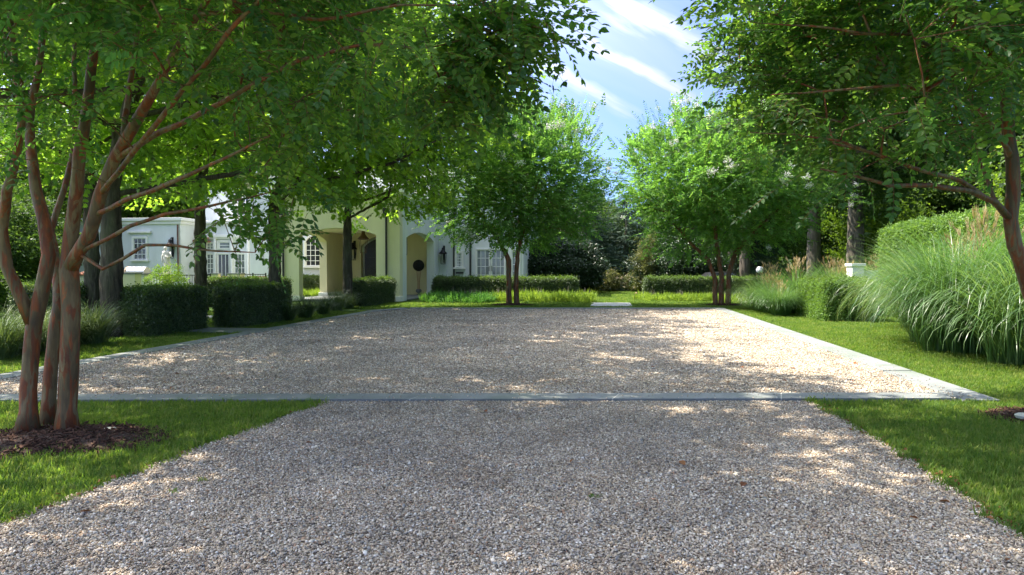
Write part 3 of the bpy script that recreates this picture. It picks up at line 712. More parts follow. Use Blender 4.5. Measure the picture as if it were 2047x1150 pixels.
# ------------------------------------------------------------------ the house
HX = Vector((-5.57, 34, 0))
house = thing('mansion', 'white and cream stucco mansion with an arched porte cochere and French doors', 'house', HX, -R(8))
def hp(x, y, z=0):
    c, s = math.cos(-R(8)), math.sin(-R(8)); return Vector((HX.x + c*x - s*y, HX.y + s*x + c*y, z))
def arch_pts(a, b, spring, rise, n=14):
    h = (b-a)/2; r = (h*h+rise*rise)/(2*rise); cx = (a+b)/2; cz = spring+rise-r; t0 = math.asin(h/r)
    return [(cx + r*math.sin(-t0+2*t0*i/n), cz + r*math.cos(-t0+2*t0*i/n)) for i in range(n+1)]
def arch_wall(name, x0, x1, a, b, top, spring, rise, th, mat, origin=(0, 0), along='x'):
    ap = arch_pts(a, b, spring, rise); pts = [(x0, 0), (a, 0)] + ap + [(b, 0), (x1, 0), (x1, top), (x0, top)]
    mb = MB(); mb.prism(pts, 0, th)
    if along == 'y': mb.v = [(y, x, z) for x, y, z in mb.v]
    mb.v = [(x+origin[0], y+origin[1], z) for x, y, z in mb.v]
    return mb.build(name, mat, house, bevel=.012)
# porte cochere: X -6.5..0, Y 0..8
TOP = 5.4
arch_wall('front_arch_wall', -6.5, 0, -5.31, -1.24, TOP, 3.33, .36, .45, M['stucco_cream'])
arch_wall('side_arch_wall', .452, 8, 1.12, 6.7, TOP, 3.24, .38, .45, M['stucco_white'], (-.45, 0), 'y')
arch_wall('inner_arch_wall', .452, 8, 1.1, 5.2, TOP, 3.24, .38, .45, M['stucco_inner'], (-6.5, 0), 'y')
mb = MB().box(-6.04, -.46, .46, 7.98, 3.78, 3.95); mb.build('porch_ceiling', M['stucco_inner'], house)
mb = MB().box(-6.75, .25, -.25, 8, TOP, TOP+.18).box(-6.65, .15, -.15, 8, TOP-.14, TOP); mb.build('porch_cornice', M['trim'], house, bevel=.02)
mb = MB().box(-6.4, -.1, .1, 8, 0, .06); mb.build('porch_floor', M['bluestone'], house)
for q in ((-6.56, -5.25, -.06, .51), (-1.3, .06, -.06, .51), (-.51, .06, 6.64, 7.96), (-6.56, -5.99, .53, 1.16), (-6.56, -5.99, 5.14, 7.96)):
    MB().box(*q, 0, .26).build('plinth', M['trim'], house, bevel=.02)
# back wall of the porch with the arched door
ap = arch_pts(-4.87, -2.1, 3.05, .6); mb = MB(); mb.prism([(-6.04, .06), (-4.87, .06)] + ap + [(-2.1, .06), (-.46, .06), (-.46, 3.78), (-6.04, 3.78)], 7.6, 7.95); mb.build('porch_back_wall', M['stucco_inner'], house, bevel=.01)
ap2 = arch_pts(-4.72, -2.25, 3.0, .55); mb = MB(); mb.prism([(-4.72, .06)] + ap2 + [(-2.25, .06)], 7.84, 7.92); dr_ = mb.build('front_door', M['door'], house)
for i in range(2):
    for j in range(4):
        x = -4.55+i*1.13; mb = MB().box(x, x+1.0, 7.81, 7.85, .3+j*.68, .85+j*.68); mb.build('door_panel', M['door'], dr_, bevel=.012)
mb = MB(); ring = [(-3.78+.12*math.cos(a), 7.78, 1.55+.12*math.sin(a)) for a in np.linspace(0, 2*PI, 25)]; mb.tube(ring, .018, 6); mb.build('door_wreath', M['lead'], dr_, smooth=True)
# main block, link and wing
def wallbox(name, x0, x1, y0, y1, z0, z1, mat): mb = MB().box(x0, x1, y0, y1, z0, z1); return mb.build(name, mat, house, bevel=.01)
wallbox('main_wall', -12.4, 5.2, 8.0, 17, 0, 7.6, M['stucco_white'])
wallbox('link_wall', -19.2, -12.41, 10.0, 17, 0, 4.7, M['stucco_white'])
wallbox('wing_wall', -27, -17.2, 8.0, 17.2, 0, 4.75, M['stucco_white'])
wallbox('upper_wall', -18.5, -12.42, 12.0, 17, 4.71, 7.3, M['stucco_white'])
mb = MB().box(-12.65, 5.45, 7.75, 17.2, 7.6, 7.85).box(-12.52, 5.32, 7.88, 17.1, 7.42, 7.6); mb.build('main_cornice', M['trim'], house, bevel=.02)
mb = MB().box(-27.2, -17.0, 7.8, 17.3, 4.76, 4.96).box(-27.1, -17.1, 7.9, 17.2, 4.55, 4.75); mb.build('wing_cornice', M['trim'], house, bevel=.02)
mb = MB().box(-17.0, -12.42, 9.8, 12, 4.70, 4.86); mb.build('link_cornice', M['trim'], house, bevel=.02)
def hip(name, x0, x1, y0, y1, z, h, mat):
    my = (y0+y1)/2; e = (y1-y0)/2
    mb = MB(); mb.add([(x0, y0, z), (x1, y0, z), (x1, y1, z), (x0, y1, z), (x0+e, my, z+h), (x1-e, my, z+h)], [(0, 1, 5, 4), (2, 3, 4, 5), (1, 2, 5), (3, 0, 4), (3, 2, 1, 0)]); return mb.build(name, mat, house)
0 and hip('roof', -12.7, 5.5, 7.7, 17.3, 7.86, 2.0, M['slate']); 
# small terracotta lean-to roof over the link's end, tile by tile
rf = MB().box(-17.18, -16.3, 9.3, 10.0, 3.42, 3.5).build('terracotta_roof', M['terracotta'], house)
for i in range(5):
    mb = MB(); a = [( -17.1+i*.17+.07*math.cos(t), 3.5+.07*math.sin(t)) for t in np.linspace(0, PI, 7)]
    mb.prism(a, 9.25, 10.0); mb.v = [(x, y, z+(y-9.25)*.35) for x, y, z in mb.v]; mb.build('roof_tile', M['terracotta'], rf)
def window(x0, x1, z0, z1, Y, nx, nz, pane, name='window', arch=0, sill=True, surround=.12, hood=False):
    t = .06; Yf = Y
    if arch: out = [(x0, z0)] + arch_pts(x0, x1, z1-arch, arch, 10) + [(x1, z0)]
    else: out = [(x0, z0), (x0, z1), (x1, z1), (x1, z0)]
    # frame as border bars
    mb = MB(); s = surround
    mb.box(x0-s, x0, Yf-.09, Yf+.0, z0-.02, z1-arch); mb.box(x1, x1+s, Yf-.09, Yf, z0-.02, z1-arch)
    if arch:
        a = arch_pts(x0, x1, z1-arch, arch, 12); b = arch_pts(x0-s, x1+s, z1-arch, arch+s, 12)
        for i in range(12): mb.prism([a[i], b[i], b[i+1], a[i+1]], Yf-.09, Yf)
    else: mb.box(x0-s, x1+s, Yf-.09, Yf, z1, z1+s)
    w = mb.build(name, M['trim'], house)
    mb = MB(); f = .05
    mb.box(x0, x0+f, Yf-.05, Yf-.005, z0, z1-arch); mb.box(x1-f, x1, Yf-.05, Yf-.005, z0, z1-arch); mb.box(x0+f, x1-f, Yf-.05, Yf-.005, z0, z0+f)
    if not arch: mb.box(x0+f, x1-f, Yf-.05, Yf-.005, z1-f, z1)
    for i in range(1, nx):
        x = x0+(x1-x0)*i/nx; zt = z1
        if arch: zt = float(np.interp(x, [p[0] for p in out[1:-1]], [p[1] for p in out[1:-1]]))
        mb.box(x-.016, x+.016, Yf-.042, Yf-.006, z0+f, zt-.01)
    for j in range(1, nz):
        z = z0+(z1-arch*.6-z0)*j/nz if arch else z0+(z1-z0)*j/nz; mb.box(x0+f, x1-f, Yf-.038, Yf-.007, z-.016, z+.016)
    mb.build('muntins', M['white_paint'], w)
    mb = MB(); mb.prism(out, Yf-.018, Yf-.004); mb.build('pane', pane, w)
    if sill: mb = MB().box(x0-s-.08, x1+s+.08, Yf-.16, Yf, z0-.12, z0-.022); mb.build('sill', M['trim'], w, bevel=.01)
    if hood: mb = MB().box(x0-s-.25, x1+s+.25, Yf-.18, Yf, z1+s+.22, z1+s+.34); mb.build('hood', M['trim'], w, bevel=.01)
    return w
window(-8.62, -7.36, 1.82, 3.72, 8.0, 4, 5, M['glass_dark'], arch=.42)
window(-20.5, -19.6, 2.25, 3.65, 8.0, 3, 4, M['glass_dark'], hood=True)
window(-24.2, -23.3, 2.25, 3.65, 8.0, 3, 4, M['glass_dark'], hood=True)
window(-18.0, -17.4, .7, 2.65, 10.0, 2, 6, M['glass_grey'], sill=False)
window(-16.6, -16.1, .7, 2.65, 10.0, 2, 6, M['glass_grey'], sill=False, surround=.05); window(-16.6, -16.1, 2.95, 3.4, 10.0, 2, 2, M['glass_grey'], sill=False, surround=.05)
window(-13.35, -12.85, .7, 2.65, 10.0, 2, 6, M['glass_grey'], sill=False); window(-15.7, -14.9, 3.0, 3.45, 10.0, 1, 2, M['glass_grey'], sill=False)
window(-15.8, -14.97, .3, 2.65, 10.0, 3, 1, M['glass_dark'], 'french_door', sill=False, surround=.05)
window(-14.6, -13.84, .3, 2.65, 10.0, 3, 5, M['glass_grey'], 'french_door', sill=False, surround=.1)
for a in (-16.75, -15.95, -14.75, -13.6): wallbox('pilaster', a-.06, a+.06, 9.82, 9.995, 0, 4.0, M['white_paint'])
mb = MB().box(-17.1, -12.5, 9.78, 10, 3.75, 3.95).box(-17.1, -12.5, 9.85, 10, 3.65, 3.749); mb.build('link_frieze', M['trim'], house, bevel=.01)
# right wing: French doors, niche window, downpipes
for x in (2.33, 3.26):
    w = window(x, x+.8, .25, 2.8, 8.0, 3, 5, M['glass_grey'], 'french_door', sill=False, surround=.05)
    mb = MB().box(x+(.77 if x < 3 else -.0), x+(.80 if x < 3 else .03), 7.88, 7.93, 1.5, 1.8); mb.build('handle', M['iron'], w)
window(1.1, 1.42, 1.75, 2.6, 8.0, 3, 5, M['glass_grey']); mb = MB().box(1.05, 1.5, 7.9, 8, 1.35, 1.45); mb.build('louvre', M['pipe'], house)
window(4.5, 4.9, .7, 2.7, 8.0, 2, 5, M['glass_grey'], sill=False)
for x, y in ((.93, 7.9), (1.95, 7.9)): mb = MB().box(x-.05, x+.05, y-.02, y+.07, 0, 7.4); mb.build('downpipe', M['pipe'], house)
for x in (-6.12, -.68):
    mb = MB().tube([(x, -.09, 0), (x, -.09, 4.2), (x, -.09, 4.6)], .055, 10).box(x-.13, x+.13, -.22, -.005, 4.35, 4.65); mb.build('downpipe', M['pipe'], house)
mb = MB().tube([(-17.32, 7.9, 0), (-17.32, 7.9, 4.5)], .05, 8); mb.build('downpipe', M['rust'], house)
for x in (-6.6, -2.5, 2.2): window(x, x+1.0, 4.9+.9, 4.9+2.3, 8.0, 3, 4, M['glass_dark'])
window(-10.9, -9.9, 5.4, 6.9, 8.0, 3, 4, M['glass_dark']); window(-15.5, -14.6, 5.4, 6.6, 12.0, 3, 4, M['glass_dark'])

def lantern(loc, label, s=1.0, hang=False, rz=0, wall=None):
    t = thing('hanging_lantern' if hang else 'wall_lantern', label, 'lantern', loc, rz)
    h, w = .62*s, .17*s
    mb = MB()
    for sx in (-1, 1):
        for sy in (-1, 1): mb.tube([(sx*w*.72, sy*w*.72, 0), (sx*w, sy*w, h)], .013*s, 4)
    mb.box(-w*.76, w*.76, -w*.76, w*.76, -.03*s, .0).box(-w*1.04, w*1.04, -w*1.04, w*1.04, h, h+.02*s)
    mb.build('cage', M['copper'] if hang else M['iron'], t)
    MB().lathe([(w*1.65, 0), (w*1.5, .05*s), (w*.85, .16*s), (w*.5, .27*s), (w*.5, .36*s), (w*.2, .40*s)], 16, (0, 0, h+.022*s)).build('hood', M['copper'] if hang else M['iron'], t, smooth=True)
    mb = MB()
    for k in range(3): a = k*2.1; mb.tube([(0.05*s*math.cos(a), .05*s*math.sin(a), .0), (0.05*s*math.cos(a), .05*s*math.sin(a), .26*s)], .014*s, 6)
    mb.build('candles', M['limestone'], t)
    if hang: MB().tube([(0, 0, h+.4*s), (0, 0, 3.8-loc[2])], .012, 6).build('chain', M['iron'], t)
    else: MB().tube([(0, 0, h+.3*s), (0, .1, h+.5*s), (0, wall or .3, h+.42*s)], .018*s, 6).box(-.06*s, .06*s, (wall or .3)-.03, (wall or .3)-.002, h*.1, h+.55*s).build('bracket', M['iron'], t)
    return t
zc = 1.6+(539-546)/F*35.6
lantern(hp(-2.6, 1.9, 2.5), 'big copper lantern hanging inside the wide front arch of the porch', 1.1, True)
L_ = hp(-5.25, 7.25, 2.2); lantern(L_, 'dark lantern on the porch wall just right of the tree trunk', 1.0, rz=-R(8), wall=.35)
lantern(hp(-.72, 3.0-.3, 2.3), 'dark wall lantern inside the narrow side arch of the porch', 1.0, rz=-R(8)-PI/2, wall=.26)
lantern(hp(.3, 7.72, 1.95), 'black wall lantern right of the side arch on the pale wall', .95, rz=-R(8), wall=.28)
lantern(hp(-17.75+.0, 7.72, 2.35), 'dark wall lantern beside the brown downpipe of the left wing', 1.15, rz=-R(8), wall=.28)
# topiary ball on its stand
c = hp(-1.0, 6.9, .06); t = thing('ball_sculpture', 'black twig ball on a tall thin tapering stand under the side arch', 'sculpture', c)
mb = MB().lathe([(.001+.345*math.sin(a), 1.78-.345*math.cos(a)) for a in np.linspace(0.02, PI-.02, 17)], 28); o = mb.build('ball', M['wicker'], t, smooth=True)
mb = MB()
for k in range(8): a = 2*PI*k/8; mb.tube([(.07*math.cos(a), .07*math.sin(a), .3), (.065*math.cos(a), .065*math.sin(a), .8), (.13*math.cos(a), .13*math.sin(a), 1.45)], .009, 4)
mb.build('twig_stem', M['wood'], t); MB().lathe([(.12, 0), (.12, .05), (.05, .08), (.06, .12), (.17, .2), (.18, .28), (.14, .34), (.15, .36)], 20).build('urn', M['lead'], t, smooth=True)

# terrace: stone pillars, fence, pizza oven, statue, furniture
def pillar(u0, u1, v, Y, label, cap=.05, mat='stucco_cream'):
    a = P(u0, v, Y); b = P(u1, v, Y); w = b.x-a.x; t = thing('stone_pillar', label, 'pillar', ((a.x+b.x)/2, Y+w/2, 0), 0)
    MB().box(-w/2+.03, w/2-.03, -w/2+.03, w/2-.03, 0, a.z-.08).build('shaft', M[mat], t, bevel=.01); MB().box(-w/2, w/2, -w/2, w/2, a.z-.08, a.z).build('cap', M['bluestone'] if mat != 'white_paint' else M['white_paint'], t, bevel=.01); return t
pillar(243, 270, 545, 30, 'pale square pillar below the domed oven behind the left hedge')
pillar(421, 436, 546, 37.5, 'cream pillar with flat cap just right of a tree trunk')
pillar(453, 480, 546, 37.5, 'wide cream pillar in front of the glazed terrace doors')
t = thing('stone_pillar', 'pale pillar with a red domed cap seen between tree trunks', 'pillar', P(170, 545, 29)); z0 = P(170, 550, 29).z
MB().box(-.24, .24, -.24, .24, -t.location.z, z0-t.location.z-.02).build('shaft', M['stucco_cream'], t, bevel=.01); MB().lathe([(.3, 0), (.3, .04), (.24, .1), (.12, .16), (.02, .18)], 20, (0, 0, z0-t.location.z-.018)).build('cap', M['terracotta'], t, smooth=True)
def rail(p0, p1, h, label, gap=.13):
    L = (p1-p0).length; t = thing('iron_fence', label, 'fence', p0, math.atan2((p1-p0).y, (p1-p0).x))
    MB().box(0, L, -.02, .02, h-.04, h).build('top_rail', M['iron'], t); MB().box(0, L, -.015, .015, .1, .13).build('bottom_rail', M['iron'], t)
    me = MB().box(-.009, .009, -.009, .009, 0, h-.041).mesh('baluster'); me.materials.append(M['iron']); n = int(L/gap)
    for i in range(1, n): o = bpy.data.objects.new('baluster', me); C.objects.link(o); o.parent = t; o.location = (i*L/n, 0, 0)
    me2 = MB().box(-.03, .03, -.03, .03, 0, h+.06).mesh('post'); me2.materials.append(M['iron'])
    for x in (0, L/2, L): o = bpy.data.objects.new('post', me2); C.objects.link(o); o.parent = t; o.location = (x, 0, 0)
a = P(272, 551, 34); b = P(400, 551, 36); rail(Vector((a.x, a.y, 0)), Vector((b.x, b.y, 0)), 1.32, 'black iron fence with thin bars behind the yellow green bush')
a = P(480, 549, 38.2); b = P(531, 549, 38.2); rail(Vector((a.x, a.y, 0)), Vector((b.x, b.y, 0)), 1.35, 'short iron fence right of the wide cream pillar')
a = P(404, 549, 37.8); b = P(421, 549, 37.8); rail(Vector((a.x, a.y, 0)), Vector((b.x, b.y, 0)), 1.33, 'narrow iron fence piece between tree trunk and cream pillar')
# domed oven
c = P(274, 547, 33); t = thing('pizza_oven', 'brick fronted stainless domed outdoor oven on a counter', 'oven', (c.x, c.y, 0)); z = c.z
ap = [(-.46*math.cos(a), .34*math.sin(a)) for a in np.linspace(0, PI, 13)]
mb = MB(); mb.prism(ap, -.4, -.32); mb.v = [(y-.05, x*.8, zz+z) for x, y, zz in mb.v]; mb.build('oven_front', M['brick'], t)
mb = MB(); mb.prism([(x*.97, q*.97) for x, q in ap], -.32, .55); mb.v = [(y-.05, x*.8, zz+z) for x, y, zz in mb.v]; mb.build('dome', M['steel'], t, smooth=False, bevel=.02)
MB().box(-.55, .6, -.45, .45, z-.06, z-.002).build('counter', M['bluestone'], t); MB().box(-.5, .55, -.4, .4, 0, z-.061).build('cabinet', M['stucco_white'], t)
mb = MB().box(-.485, -.451, -.13, .13, z+.04, z+.2); mb.build('oven_mouth', M['door'], t)
# bench (white)
def bench(loc, w, label, mat, name='bench', cat='bench', h=.9):
    t = thing(name, label, cat, loc); MB().box(-w/2, w/2, -.25, .25, .4, .45).build('seat', M[mat], t)
    bk = MB().box(-w/2, w/2, .22, .26, h-.06, h).build('backrest', M[mat], t)
    n = max(4, int(w/.14))
    for i in range(n+1): MB().box(-w/2+i*(w-.03)/n, -w/2+.03+i*(w-.03)/n, .225, .255, .451, h-.061).build('slat', M[mat], bk)
    for sx in (-1, 1):
        for sy in (-1, 1): MB().box(sx*(w/2-.03)-.025, sx*(w/2-.03)+.025, sy*.2-.025, sy*.2+.025, 0, .399).build('leg', M[mat], t)
        MB().box(sx*(w/2-.03)-.025, sx*(w/2-.03)+.025, -.25, .22, .62, .66).build('armrest', M[mat], t)
    return t
c = P(298, 570, 36.5); bench((c.x, c.y, 0), 1.4, 'white slatted garden bench behind the iron fence by the oven', 'white_paint', h=1.15)
for (u, lab) in ((443, 'orange wooden chair between the two cream pillars'), (501, 'orange wooden chair behind the short fence, left of the pair'), (520, 'orange wooden chair behind the short fence, right of the pair')):
    c = P(u, 560, 39.2); bench((c.x, c.y, .12), .6, lab, 'wood', 'garden_chair', 'chair', 1.1)
# statue of a draped figure on a pedestal
c = P(333, 540, 37.5); t = thing('statue', 'weathered pale stone statue of a draped standing figure', 'statue', (c.x, c.y, 0))
zb = P(333, 548, 37.5).z
MB().box(-.25, .25, -.25, .25, 0, zb-.12).box(-.3, .3, -.3, .3, zb-.12, zb).build('pedestal', M['marble'], t, bevel=.02)
def figure():
    bm = bmesh.new(); H = 1.5
    prof = [(0, .2, .17), (.08, .2, .17), (.25, .16, .14), (.45, .17, .13), (.58, .18, .14), (.66, .14, .11), (.76, .19, .12), (.82, .17, .10), (.86, .06, .06), (.89, .065, .07), (.94, .085, .09), (.985, .07, .08), (1.0, .02, .02)]
    n = 24; rows = []
    for (k, rx, ry) in prof:
        row = []
        for i in range(n):
            a = 2*PI*i/n; f = 1 + (.09*math.sin(5*a+k*4)*(1 if k < .66 else .25)); sway = .05*math.sin(k*5)
            row.append(bm.verts.new((rx*f*math.cos(a)+sway, ry*f*math.sin(a), k*H)))
        rows.append(row)
    for r0, r1 in zip(rows[:-1], rows[1:]):
        for i in range(n): bm.faces.new((r0[i], r0[(i+1) % n], r1[(i+1) % n], r1[i]))
    bm.faces.new(rows[0][::-1]); bm.faces.new(rows[-1])
    me = bpy.data.meshes.new('figure'); bm.to_mesh(me); bm.free(); me.polygons.foreach_set('use_smooth', [True]*len(me.polygons)); o = link('figure', me, t, (M['marble'],)); o.location = (0, 0, zb)
    for sx, pts in ((1, [(.17, 0, 1.2), (.25, -.03, .98), (.12, -.16, .9), (.0, -.17, 1.0)]), (-1, [(-.15, 0, 1.2), (-.24, -.02, .95), (-.2, -.1, .72), (-.18, -.12, .64)])):
        a = MB().tube([Vector(p)+Vector((.02, 0, zb)) for p in pts], [.055, .045, .036, .03], 8).build('arm', M['marble'], t, smooth=True)
figure()
# white garden wall piers and lamp at right
c = P(1698, 527, 24); w = .42
t = thing('wall_pier', 'white painted masonry pier with a low wall behind the tall grasses', 'pier', (c.x+w/2, c.y, 0)); MB().box(-w/2, w/2, -w/2, w/2, 0, c.z-.1).build('shaft', M['white_paint'], t, bevel=.01)
MB().box(-w/2-.04, w/2+.04, -w/2-.04, w/2+.04, c.z-.1, c.z).build('cap', M['white_paint'], t, bevel=.01); MB().box(w/2, 3.5, -.12, .12, 0, c.z-.25).build('wall', M['stucco_white'], t)
c = P(1519, 540, 44); t = thing('globe_lamp', 'small white globe lamp on a black post in the far shade', 'lamp', (c.x, c.y, 0))
MB().lathe([(.001+.23*math.sin(a), c.z-.23*math.cos(a)) for a in np.linspace(.02, PI-.02, 13)], 20).build('globe', M['opal'], t, smooth=True); MB().lathe([(.09, 0), (.06, .1), (.04, c.z-.35), (.09, c.z-.22)], 10).build('post', M['iron'], t, smooth=True)
# dark parked car in the far shade behind the right hedge
def car(loc, rz):
    t = thing('parked_car', 'dark car roof in deep shade behind the far right hedge', 'car', loc, rz)
    prof = [(-2.2, .35), (-2.25, .75), (-1.9, .95), (-1.2, 1.0), (-.6, 1.42), (.5, 1.47), (1.3, 1.05), (2.1, .9), (2.25, .6), (2.2, .35)]
    MB().prism(prof, -.85, .85).build('body', M['door'], t, bevel=.08)
    MB().prism([(-1.0, 1.02), (-.58, 1.36), (.45, 1.4), (1.1, 1.05)], -.865, .865).build('window', M['glass_dark'], t)
    for sx in (-1.4, 1.4):
        for sy in (-.8, .8):
            mb = MB().lathe([(.2, -.1), (.33, -.1), (.33, .1), (.2, .1)], 18); mb.v = [(x+sx, z+sy, y+.33) for x, y, z in mb.v]; mb.build('wheel', M['iron'], t)
car((12.6, 41.5, 0), R(4))
# path light by the garden path
c = G(1268, 604); t = thing('path_light', 'small thin metal path light at the right edge of the pale path', 'lamp', c); MB().tube([(0, 0, 0), (0, 0, .42), (.1, 0, .46)], .01, 6).build('stake', M['copper'], t); MB().lathe([(.05, 0), (.02, .04)], 10, (.1, 0, .44)).build('shade', M['copper'], t)

# ------------------------------------------------------------------ hedges
def hedge(corner, du, lu, dv, lv, h, label, mat='boxwood', top='boxwood_top', dens=900, name='clipped_hedge', s=1.0, cat='hedge', group=None, rough=.03, topdens=.6):
    """box with one ground corner, two horizontal directions and lengths"""
    t = thing(name, label, cat, corner, group=group); du = Vector(du); dv = Vector(dv)
    ins = .05*s
    a = du*ins+dv*ins; b = du*(lu-ins)+dv*ins; c_ = du*(lu-ins)+dv*(lv-ins); d_ = du*ins+dv*(lv-ins)
    MB().slab([a, b, c_, d_], -.02, h-ins).build('inner_growth', M['holly'], t)
    P_ = []; D_ = []; T_ = []
    def face(o, e1, l1, e2, l2, nrm, sel):
        n = int(l1*l2*dens/s/s*(topdens if sel else 1)); u = RNG.uniform(0, l1, n); v = RNG.uniform(0, l2, n)
        r = np.array([0.06*s])   # rounded arrises
        p = np.array(o)[None]+u[:, None]*np.array(e1)[None]+v[:, None]*np.array(e2)[None]
        ed = np.minimum(np.minimum(u, l1-u), np.minimum(v, l2-v)); inn = np.clip(.07*s-ed, 0, 1)*.5
        lump = .02*s*np.sin(p[:, 0]*7+p[:, 2]*5)+.015*s*np.sin(p[:, 1]*9+p[:, 2]*8+2)
        p = p + np.array(nrm)[None]*(RNG.normal(0, rough*s, n)+lump-inn)[:, None]
        P_.append(p); D_.append(np.array(nrm)[None]*.9+RNG.normal(0, .55, (n, 3))+np.array([0, 0, .3])); T_.append(np.full(n, sel))
    z = Vector((0, 0, 1)); O = Vector((0, 0, 0))
    face(O, du, lu, z, h, -dv, 0); face(dv*lv, du, lu, z, h, dv, 0); face(O, dv, lv, z, h, -du, 0); face(du*lu, dv, lv, z, h, du, 0); face(z*h, du, lu, dv, lv, z, 1)
    P_ = np.vstack(P_); D_ = np.vstack(D_); T_ = np.concatenate(T_)
    sc = RNG.uniform(.75, 1.25, len(P_))*s; k = (T_ == 1) | (RNG.uniform(0, 1, len(P_)) < .05)
    scatter('foliage', SPR_HEDGE, P_[~k], frames(D_[~k], rnd(int((~k).sum()))), sc[~k], [M[mat]], t)
    scatter('top_growth', SPR_HEDGE, P_[k], frames(D_[k], rnd(int(k.sum()))), sc[k], [M[top]], t); return t
g1 = 'clipped box hedges along the left side of the gravel court'
hedge(G(300, 673), LX, .8, AX, 2.3, 1.09, 'nearest dark clipped box hedge at left, beside the thick tree trunk', group=g1)
hedge(G(478, 655), LX, .72, AX, 2.7, 1.1, 'second dark box hedge from the left, left of the fountain grasses', group=g1)
hedge(Vector((-6.35, 29.2, 0)), LX, .6, AX, 4.2, 1.12, 'dark box hedge in front of the porch pier, below the hanging lantern', dens=700, s=1.2, group=g1)
a = G(413, 612); hedge(Vector((a.x, a.y-.5, 0)), Vector((1, 0, 0)), 3.6, Vector((0, 1, 0)), .7, 1.16, 'low dark hedge behind the second box hedge, below the cream pillars', dens=600, s=1.3, group=g1)
hedge(Vector((-14.3, 19.5, 0)), Vector((1, 0, 0)), 1.9, Vector((0, 1, 0)), .8, 1.12, 'small dark hedge mostly hidden behind the red trunks and the thick trunk', dens=600, s=1.2, group=g1)
c = hp(-9.9, 7.1); hedge(c, -LX, 2.9, AX, .6, 1.15, 'dark hedge seen through the front arch below the arched window', dens=600, s=1.3)
c = hp(.5, 4.6); hedge(c, -LX, 8.0, AX, .9, 1.1, 'long clipped hedge behind the far left tree, in front of the French doors', dens=560, s=1.4)
c = G(1288, 590); hedge(Vector((G(1288, 557).x*0+7.55, 38.6, 0)), -LX, 7.5, AX, .9, 1.1, 'long clipped hedge right of the path, behind the far right tree', dens=560, s=1.4)
hedge(G(1650, 642), -LX, 1.4, AX, 3.1, 1.24, 'clipped hedge block between two clumps of tall grass at right', top='boxwood_top', mat='privet', dens=800, s=1.1)
hedge(Vector((11.75, 15.2, 0)), -LX, 2.6, AX, 9.0, 3.0, 'tall clipped bright green hedge behind the tall grasses at right', 'privet', 'privet', dens=520, s=1.7, name='tall_hedge', rough=.035, topdens=1)

# ------------------------------------------------------------------ ornamental grasses
def grass_clump(n, L, r0, w, tilt=(.1, .6), bend=(1.2, 2.3), seg=7, flat=.0):
    phi = RNG.uniform(0, 2*PI, n); q = r0*np.sqrt(RNG.uniform(0, 1, n)); bx = q*np.cos(phi+RNG.normal(0, .6, n)); by = q*np.sin(phi+RNG.normal(0, .6, n))
    Ls = L*RNG.uniform(.55, 1.1, n); t0 = RNG.uniform(*tilt, n)*(q/r0*.7+.3); bd = RNG.uniform(*bend, n); tw = RNG.normal(0, .5, n)
    x = bx.copy(); y = by.copy(); z = np.zeros(n); V = []
    W = w*RNG.uniform(.7, 1.3, n)
    for i in range(seg+1):
        t = i/seg; th = t0 + bd*t**1.7; wd = W*(1-t)**.6*(.5+.5*min(1, t*5)); a = phi+PI/2+tw*t
        ox = np.cos(a)*wd; oy = np.sin(a)*wd
        V.append(np.stack([x-ox, y-oy, z], 1)); V.append(np.stack([x+ox, y+oy, z], 1))
        x = x+np.sin(th)*np.cos(phi)*Ls/seg; y = y+np.sin(th)*np.sin(phi)*Ls/seg; z = z+np.cos(th)*Ls/seg
        z = np.maximum(z, .01)
    V = np.stack(V, 1); k = 2*(seg+1); v = V.reshape(-1, 3)
    base = (np.arange(n)*k)[:, None, None]; f = np.array([[2*i, 2*i+1, 2*i+3, 2*i+2] for i in range(seg)])[None]; f = (base+f).reshape(-1, 4)
    me = bpy.data.meshes.new('blades'); me.vertices.add(len(v)); me.vertices.foreach_set('co', v.ravel().astype(np.float32))
    me.loops.add(f.size); me.polygons.add(len(f)); me.loops.foreach_set('vertex_index', f.ravel().astype(np.int32)); me.polygons.foreach_set('loop_start', (np.arange(len(f))*4).astype(np.int32))
    me.update(calc_edges=True); me.polygons.foreach_set('use_smooth', np.ones(len(f), bool)); return me
def plumes(n, H, rad, hh=.22):
    mb = MB()
    for i in range(n):
        a = random.uniform(0, 6.28); le = random.uniform(.1, .5)*rad; h = H*random.uniform(.8, 1.08); x, y = random.gauss(0, .12), random.gauss(0, .12)
        p = [Vector((x, y, 0)), Vector((x+le*.4*math.cos(a), y+le*.4*math.sin(a), h*.6)), Vector((x+le*math.cos(a), y+le*math.sin(a), h))]
        mb.tube(p, [.004, .003, .002], 3)
        for k in range(9):
            b = random.uniform(0, 6.28); q = p[2]-(p[2]-p[1]).normalized()*random.uniform(0, .12); d = (p[2]-p[1]).normalized()+Vector((math.cos(b), math.sin(b), 0))*.35+Vector((math.cos(a)*.3, math.sin(a)*.3, -.1))
            leaf(mb, q, d, (math.cos(b), math.sin(b), .3), hh*random.uniform(.6, 1.1), .012, 0, False)
    return mb.mesh('plumes')
def clump_kinds(name, specs, mat):
    out = []
    for s in specs: me = grass_clump(**s); me.materials.append(mat); out.append(me)
    return out
MISC = clump_kinds('misc', [dict(n=1700, L=2.8, r0=.5, w=.0115, tilt=(.02, .55), bend=(1.1, 3.5), seg=9), dict(n=1600, L=2.7, r0=.48, w=.012, tilt=(.02, .6), bend=(1.2, 3.6), seg=9), dict(n=1750, L=2.9, r0=.52, w=.011, tilt=(.02, .5), bend=(1.1, 3.5), seg=9)], M['miscanthus'])
PLU = [plumes(48, 2.3, .9), plumes(40, 2.35, .8)]
for p in PLU: p.materials.append(M['plume'])
